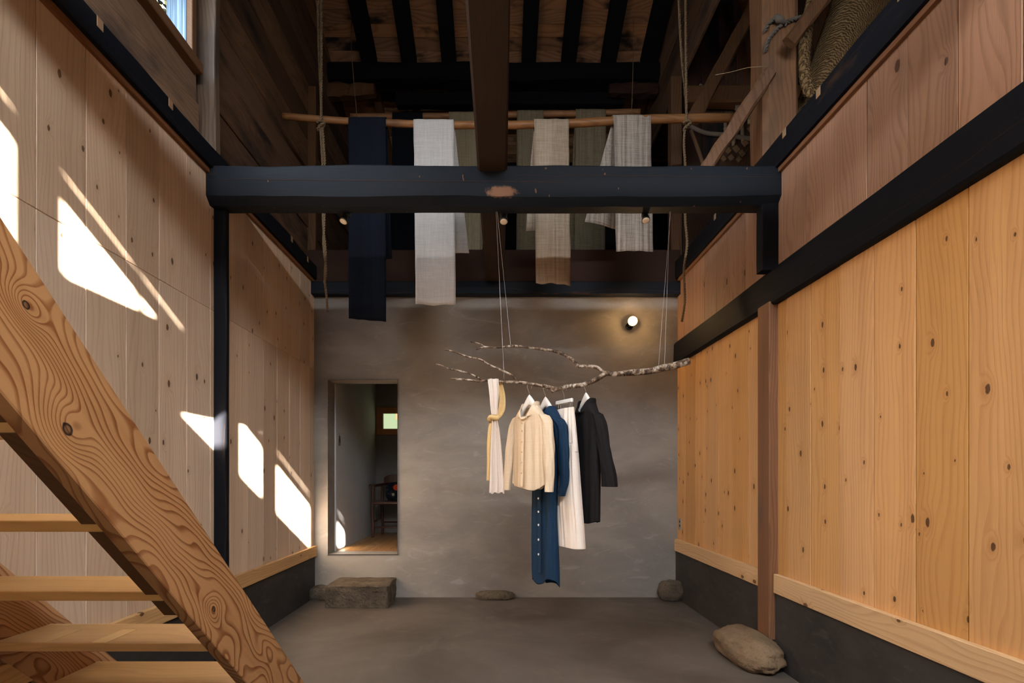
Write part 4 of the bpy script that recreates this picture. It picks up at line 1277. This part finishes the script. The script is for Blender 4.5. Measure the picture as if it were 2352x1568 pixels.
ribbon('white_side', [(1134, 882, 3.632, 12), (1133, 870, 3.605, 12.5), (1133, 876, 3.572, 12.5), (1135, 900, 3.566, 11.5), (1135, 930, 3.566, 9), (1136, 952, 3.566, 7)], M['scarf_w'], sc, 2.2, .007, 1)
ribbon('yellow_side', [(1146, 876, 3.60, 6), (1150, 890, 3.625, 7), (1154, 915, 3.61, 7), (1152, 940, 3.60, 8), (1144, 957, 3.585, 7), (1136, 962, 3.575, 5)], M['scarf_y'], sc, 1.5, .006, 2)
kn = []
for i in range(61):
    a = i / 60 * 2 * math.pi
    kn.append(at(1134, 959, 3.572) + Vector((.024 * math.cos(a), .020 * math.sin(a), .006 * math.cos(a) + .008 * math.sin(2 * a))))
obj('knot', tube(kn, .0165, 12, wob=.35, seed=3), M['scarf_y'], sc, True)
ribbon('yellow_tail', [(1131, 962, 3.585, 5), (1127, 985, 3.59, 6), (1124, 1020, 3.59, 5.5), (1123, 1060, 3.59, 4.5), (1121, 1103, 3.59, 3.5)], M['scarf_y'], sc, 1.2, .006, 4, endn=.01)
ribbon('white_tail', [(1136, 963, 3.566, 5.5), (1138, 985, 3.566, 9), (1139, 1020, 3.566, 12), (1140, 1060, 3.566, 14.5), (1141, 1100, 3.566, 16.5), (1141, 1132, 3.566, 17.5)], M['scarf_w'], sc, 2.6, .010, 5, endn=.018)

# ================================================================== LOFT STORAGE
# straw carrier resting behind the right wall beam
bk_ = thing('straw_basket', (2.2, 3.65, 3.45), 'woven straw back-carrier propped behind the right wall beam', 'basket')
def basket_body():
    rows = []
    for k in range(22):
        f = k / 21
        row = []
        for j in range(25):
            g = j / 24 * 2 - 1
            u = 1850 + f * 150 + g * (30 + 34 * f)
            v = 300 - f * 345 + g * 22
            y = 3.72 - .14 * (1 - g * g) + .04 * f
            p = at(u, v, y)
            p += Vector((0, .004 * ((j + k) % 2), 0))
            row.append(p)
        rows.append(row)
    return loft(rows, False)
solid(obj('body', basket_body(), M['straw'], bk_, True), .02, 0)
rim = [at(u, v, y) for u, v, y in ((1872, -30, 3.62), (1858, 40, 3.60), (1850, 95, 3.58), (1848, 150, 3.57), (1852, 185, 3.56), (1862, 215, 3.56), (1880, 225, 3.56))]
obj('rim', rope(rim, .036, 3, .12, 8), M['straw'], bk_)
# grey rope on the post
gr_ = thing('tied_rope', at(1795, 60, 3.58), 'grey rope knotted round the thick loft post', 'rope')
gp = [at(u, v, y) for u, v, y in ((1758, 118, 3.60), (1764, 95, 3.59), (1782, 70, 3.585), (1800, 55, 3.585), (1822, 45, 3.585), (1838, 40, 3.62))]
obj('loop', rope(gp, .014, 2, .05), M['rope_grey'], gr_)
gp = [at(u, v, y) for u, v, y in ((1756, 72, 3.60), (1768, 52, 3.585), (1785, 42, 3.575), (1800, 50, 3.575), (1806, 58, 3.58))]
obj('loop', rope(gp, .013, 2, .05), M['rope_grey'], gr_)
obj('knot', tube([at(1780, 36, 3.57), at(1788, 42, 3.565), at(1796, 44, 3.565), at(1803, 54, 3.57)], [.012, .024, .022, .010], 10, wob=.5, seed=7), M['rope_grey'], gr_, True)
# curved pole, bamboo pieces, wooden tags and dry stalk
M['bamboo'] = plain('old_bamboo', (.33, .23, .12), .5, nz=.5, nscale=25)
M['oldpole'] = plain('grey_pole', (.26, .20, .14), .7, nz=.5, nscale=20)
M['tagwood'] = plain('tag_wood', (.25, .14, .065), .8, nz=.5, nscale=20)
cp = resample([at(u, v, 5.41) for u, v in ((1605, 197), (1640, 222), (1690, 246), (1755, 272), (1800, 288))], .05)
tag(obj('curved_pole', tube(cp, .026, 10), M['oldpole'], smooth=True), 'pale curved tool handle leaning across the dark loft boards', 'tool handle')
cp2 = resample([at(u, v, 5.42) for u, v in ((1585, 290), (1620, 305), (1665, 310), (1720, 318), (1760, 318))], .05)
tag(obj('curved_pole', tube(cp2, .022, 10), M['oldpole'], smooth=True), 'darker curved hoop lying below the pale tool handle', 'tool handle')
tag(obj('leaning_stick', tube([at(1588, 300, 4.55), at(1612, 368, 4.45), at(1620, 392, 4.4)], .016, 8), M['brace'], smooth=True), 'thin stick leaning in the loft beside the right rope', 'stick')
for i, (a, b) in enumerate((((1725, 250), (1720, 285)), ((1704, 280), (1706, 325)), ((1688, 300), (1684, 335)), ((1666, 280), (1666, 300)))):
    t = thing('bamboo_tube', at(b[0], b[1], 5.425), ['highest bamboo tube hanging below the pale handle', 'bamboo tube hanging above the wooden tags', 'shadowed bamboo tube behind the lower brace', 'stubby bamboo tube left of the lower brace'][i], 'bamboo', 'bamboo tubes in the loft')
    p, q = at(a[0], a[1], 5.425), at(b[0], b[1], 5.425)
    obj('tube', tube([p, p.lerp(q, .72), p.lerp(q, .74), p.lerp(q, .78), p.lerp(q, .80), q], [.017, .0175, .020, .020, .0175, .015], 12), M['bamboo'], t, True)
    obj('hanging_string', tube([p, p + Vector((0, 0, .10))], .002, 5), M['rope'], t)
k = 0
names = ['top', 'upper middle', 'middle', 'lower middle', 'lower right', 'lowest left', 'lowest right', 'small left']
for (u, v, w, h, a) in ((1727, 298, 13, 20, 40), (1711, 328, 12, 14, 40), (1691, 342, 12, 15, 40), (1704, 352, 10, 14, 40), (1672, 345, 11, 14, 40), (1679, 362, 11, 12, 40), (1661, 364, 10, 14, 40), (1697, 366, 10, 10, 40)):
    c = at(u, v, 5.437 - .006 * (k % 2))
    sx, sz = w * .5 * 5.4 / FPX, h * .5 * 5.4 / FPX
    o = obj('wooden_tag', box(-sx, sx, -.008, .008, -sz, sz, .002), M['tagwood'])
    o.location = c
    o.rotation_euler = (0, RAD(a - 80), 0)
    tag(o, '%s one of the strung wooden tags beside the loft post' % names[k], 'tag', 'strung wooden tags')
    k += 1
st_pts = [at(u, v, 5.42) for u, v in ((1735, 300), (1722, 330), (1712, 350), (1700, 356), (1690, 366), (1678, 368))]
tag(obj('tag_string', tube(resample(st_pts, .02), .0022, 5), M['rope'], smooth=True), 'loose string threading the wooden tags', 'string')
tag(obj('dry_stalk', tube(resample([at(1643, 172, 3.62), at(1680, 165, 3.6), at(1720, 155, 3.6), at(1758, 153, 3.6)], .03), .0022, 5), M['bamboo'], smooth=True), 'dry straw stalk sticking out from the loft post', 'stalk')
tag(obj('written_board', box(*(lambda p: (p.x - .035, p.x + .035, p.y, p.y + .012, p.z - .11, p.z + .11))(at(1698, 228, 5.35))), M['oldpole']), 'small grey board leaning behind the pale tool handle', 'board')

# ================================================================== OUTSIDE THE HIGH WINDOW
def leaf_cloud(c, size, n, seed):
    rnd = random.Random(seed)
    V, F = [], []
    for i in range(n):
        d = Vector((rnd.gauss(0, 1), rnd.gauss(0, 1), rnd.gauss(0, 1))).normalized() * rnd.random() ** .4
        p = Vector((c[0] + d.x * size[0], c[1] + d.y * size[1], c[2] + d.z * size[2]))
        e1 = Vector((rnd.uniform(-1, 1), rnd.uniform(-1, 1), rnd.uniform(-1, 1))).normalized()
        e2 = e1.orthogonal().normalized()
        s_ = rnd.uniform(.05, .10)
        k = len(V)
        V += [p - e1 * s_, p + e2 * s_ * .45, p + e1 * s_, p - e2 * s_ * .45]
        F.append([k, k + 1, k + 2, k + 3])
    return V, F
s = NT('sunlit_leaf')
lv = s.noise(s.coord(), 3.0, 3.0)
lc = s.ramp(lv, [(.35, (.007, .012, .003)), (.5, (.018, .022, .006)), (.65, (.034, .028, .009))])
s.out(lc, .6, .3)
tre = thing('garden_tree', (-5.6, 9.0, 0), 'sunlit yellow-green tree seen through the high window', 'tree')
obj('trunk', tube([(-5.6, 9, 0), (-5.65, 9, 3), (-5.6, 9, 7.5)], [.16, .13, .07], 10), M['birch'], tre, True)
lf = obj('foliage', leaf_cloud((-5.7, 9.2, 8.6), (2.4, 2.6, 2.2), 9000, 4), s.m, tre)
lf['kind'] = 'stuff'
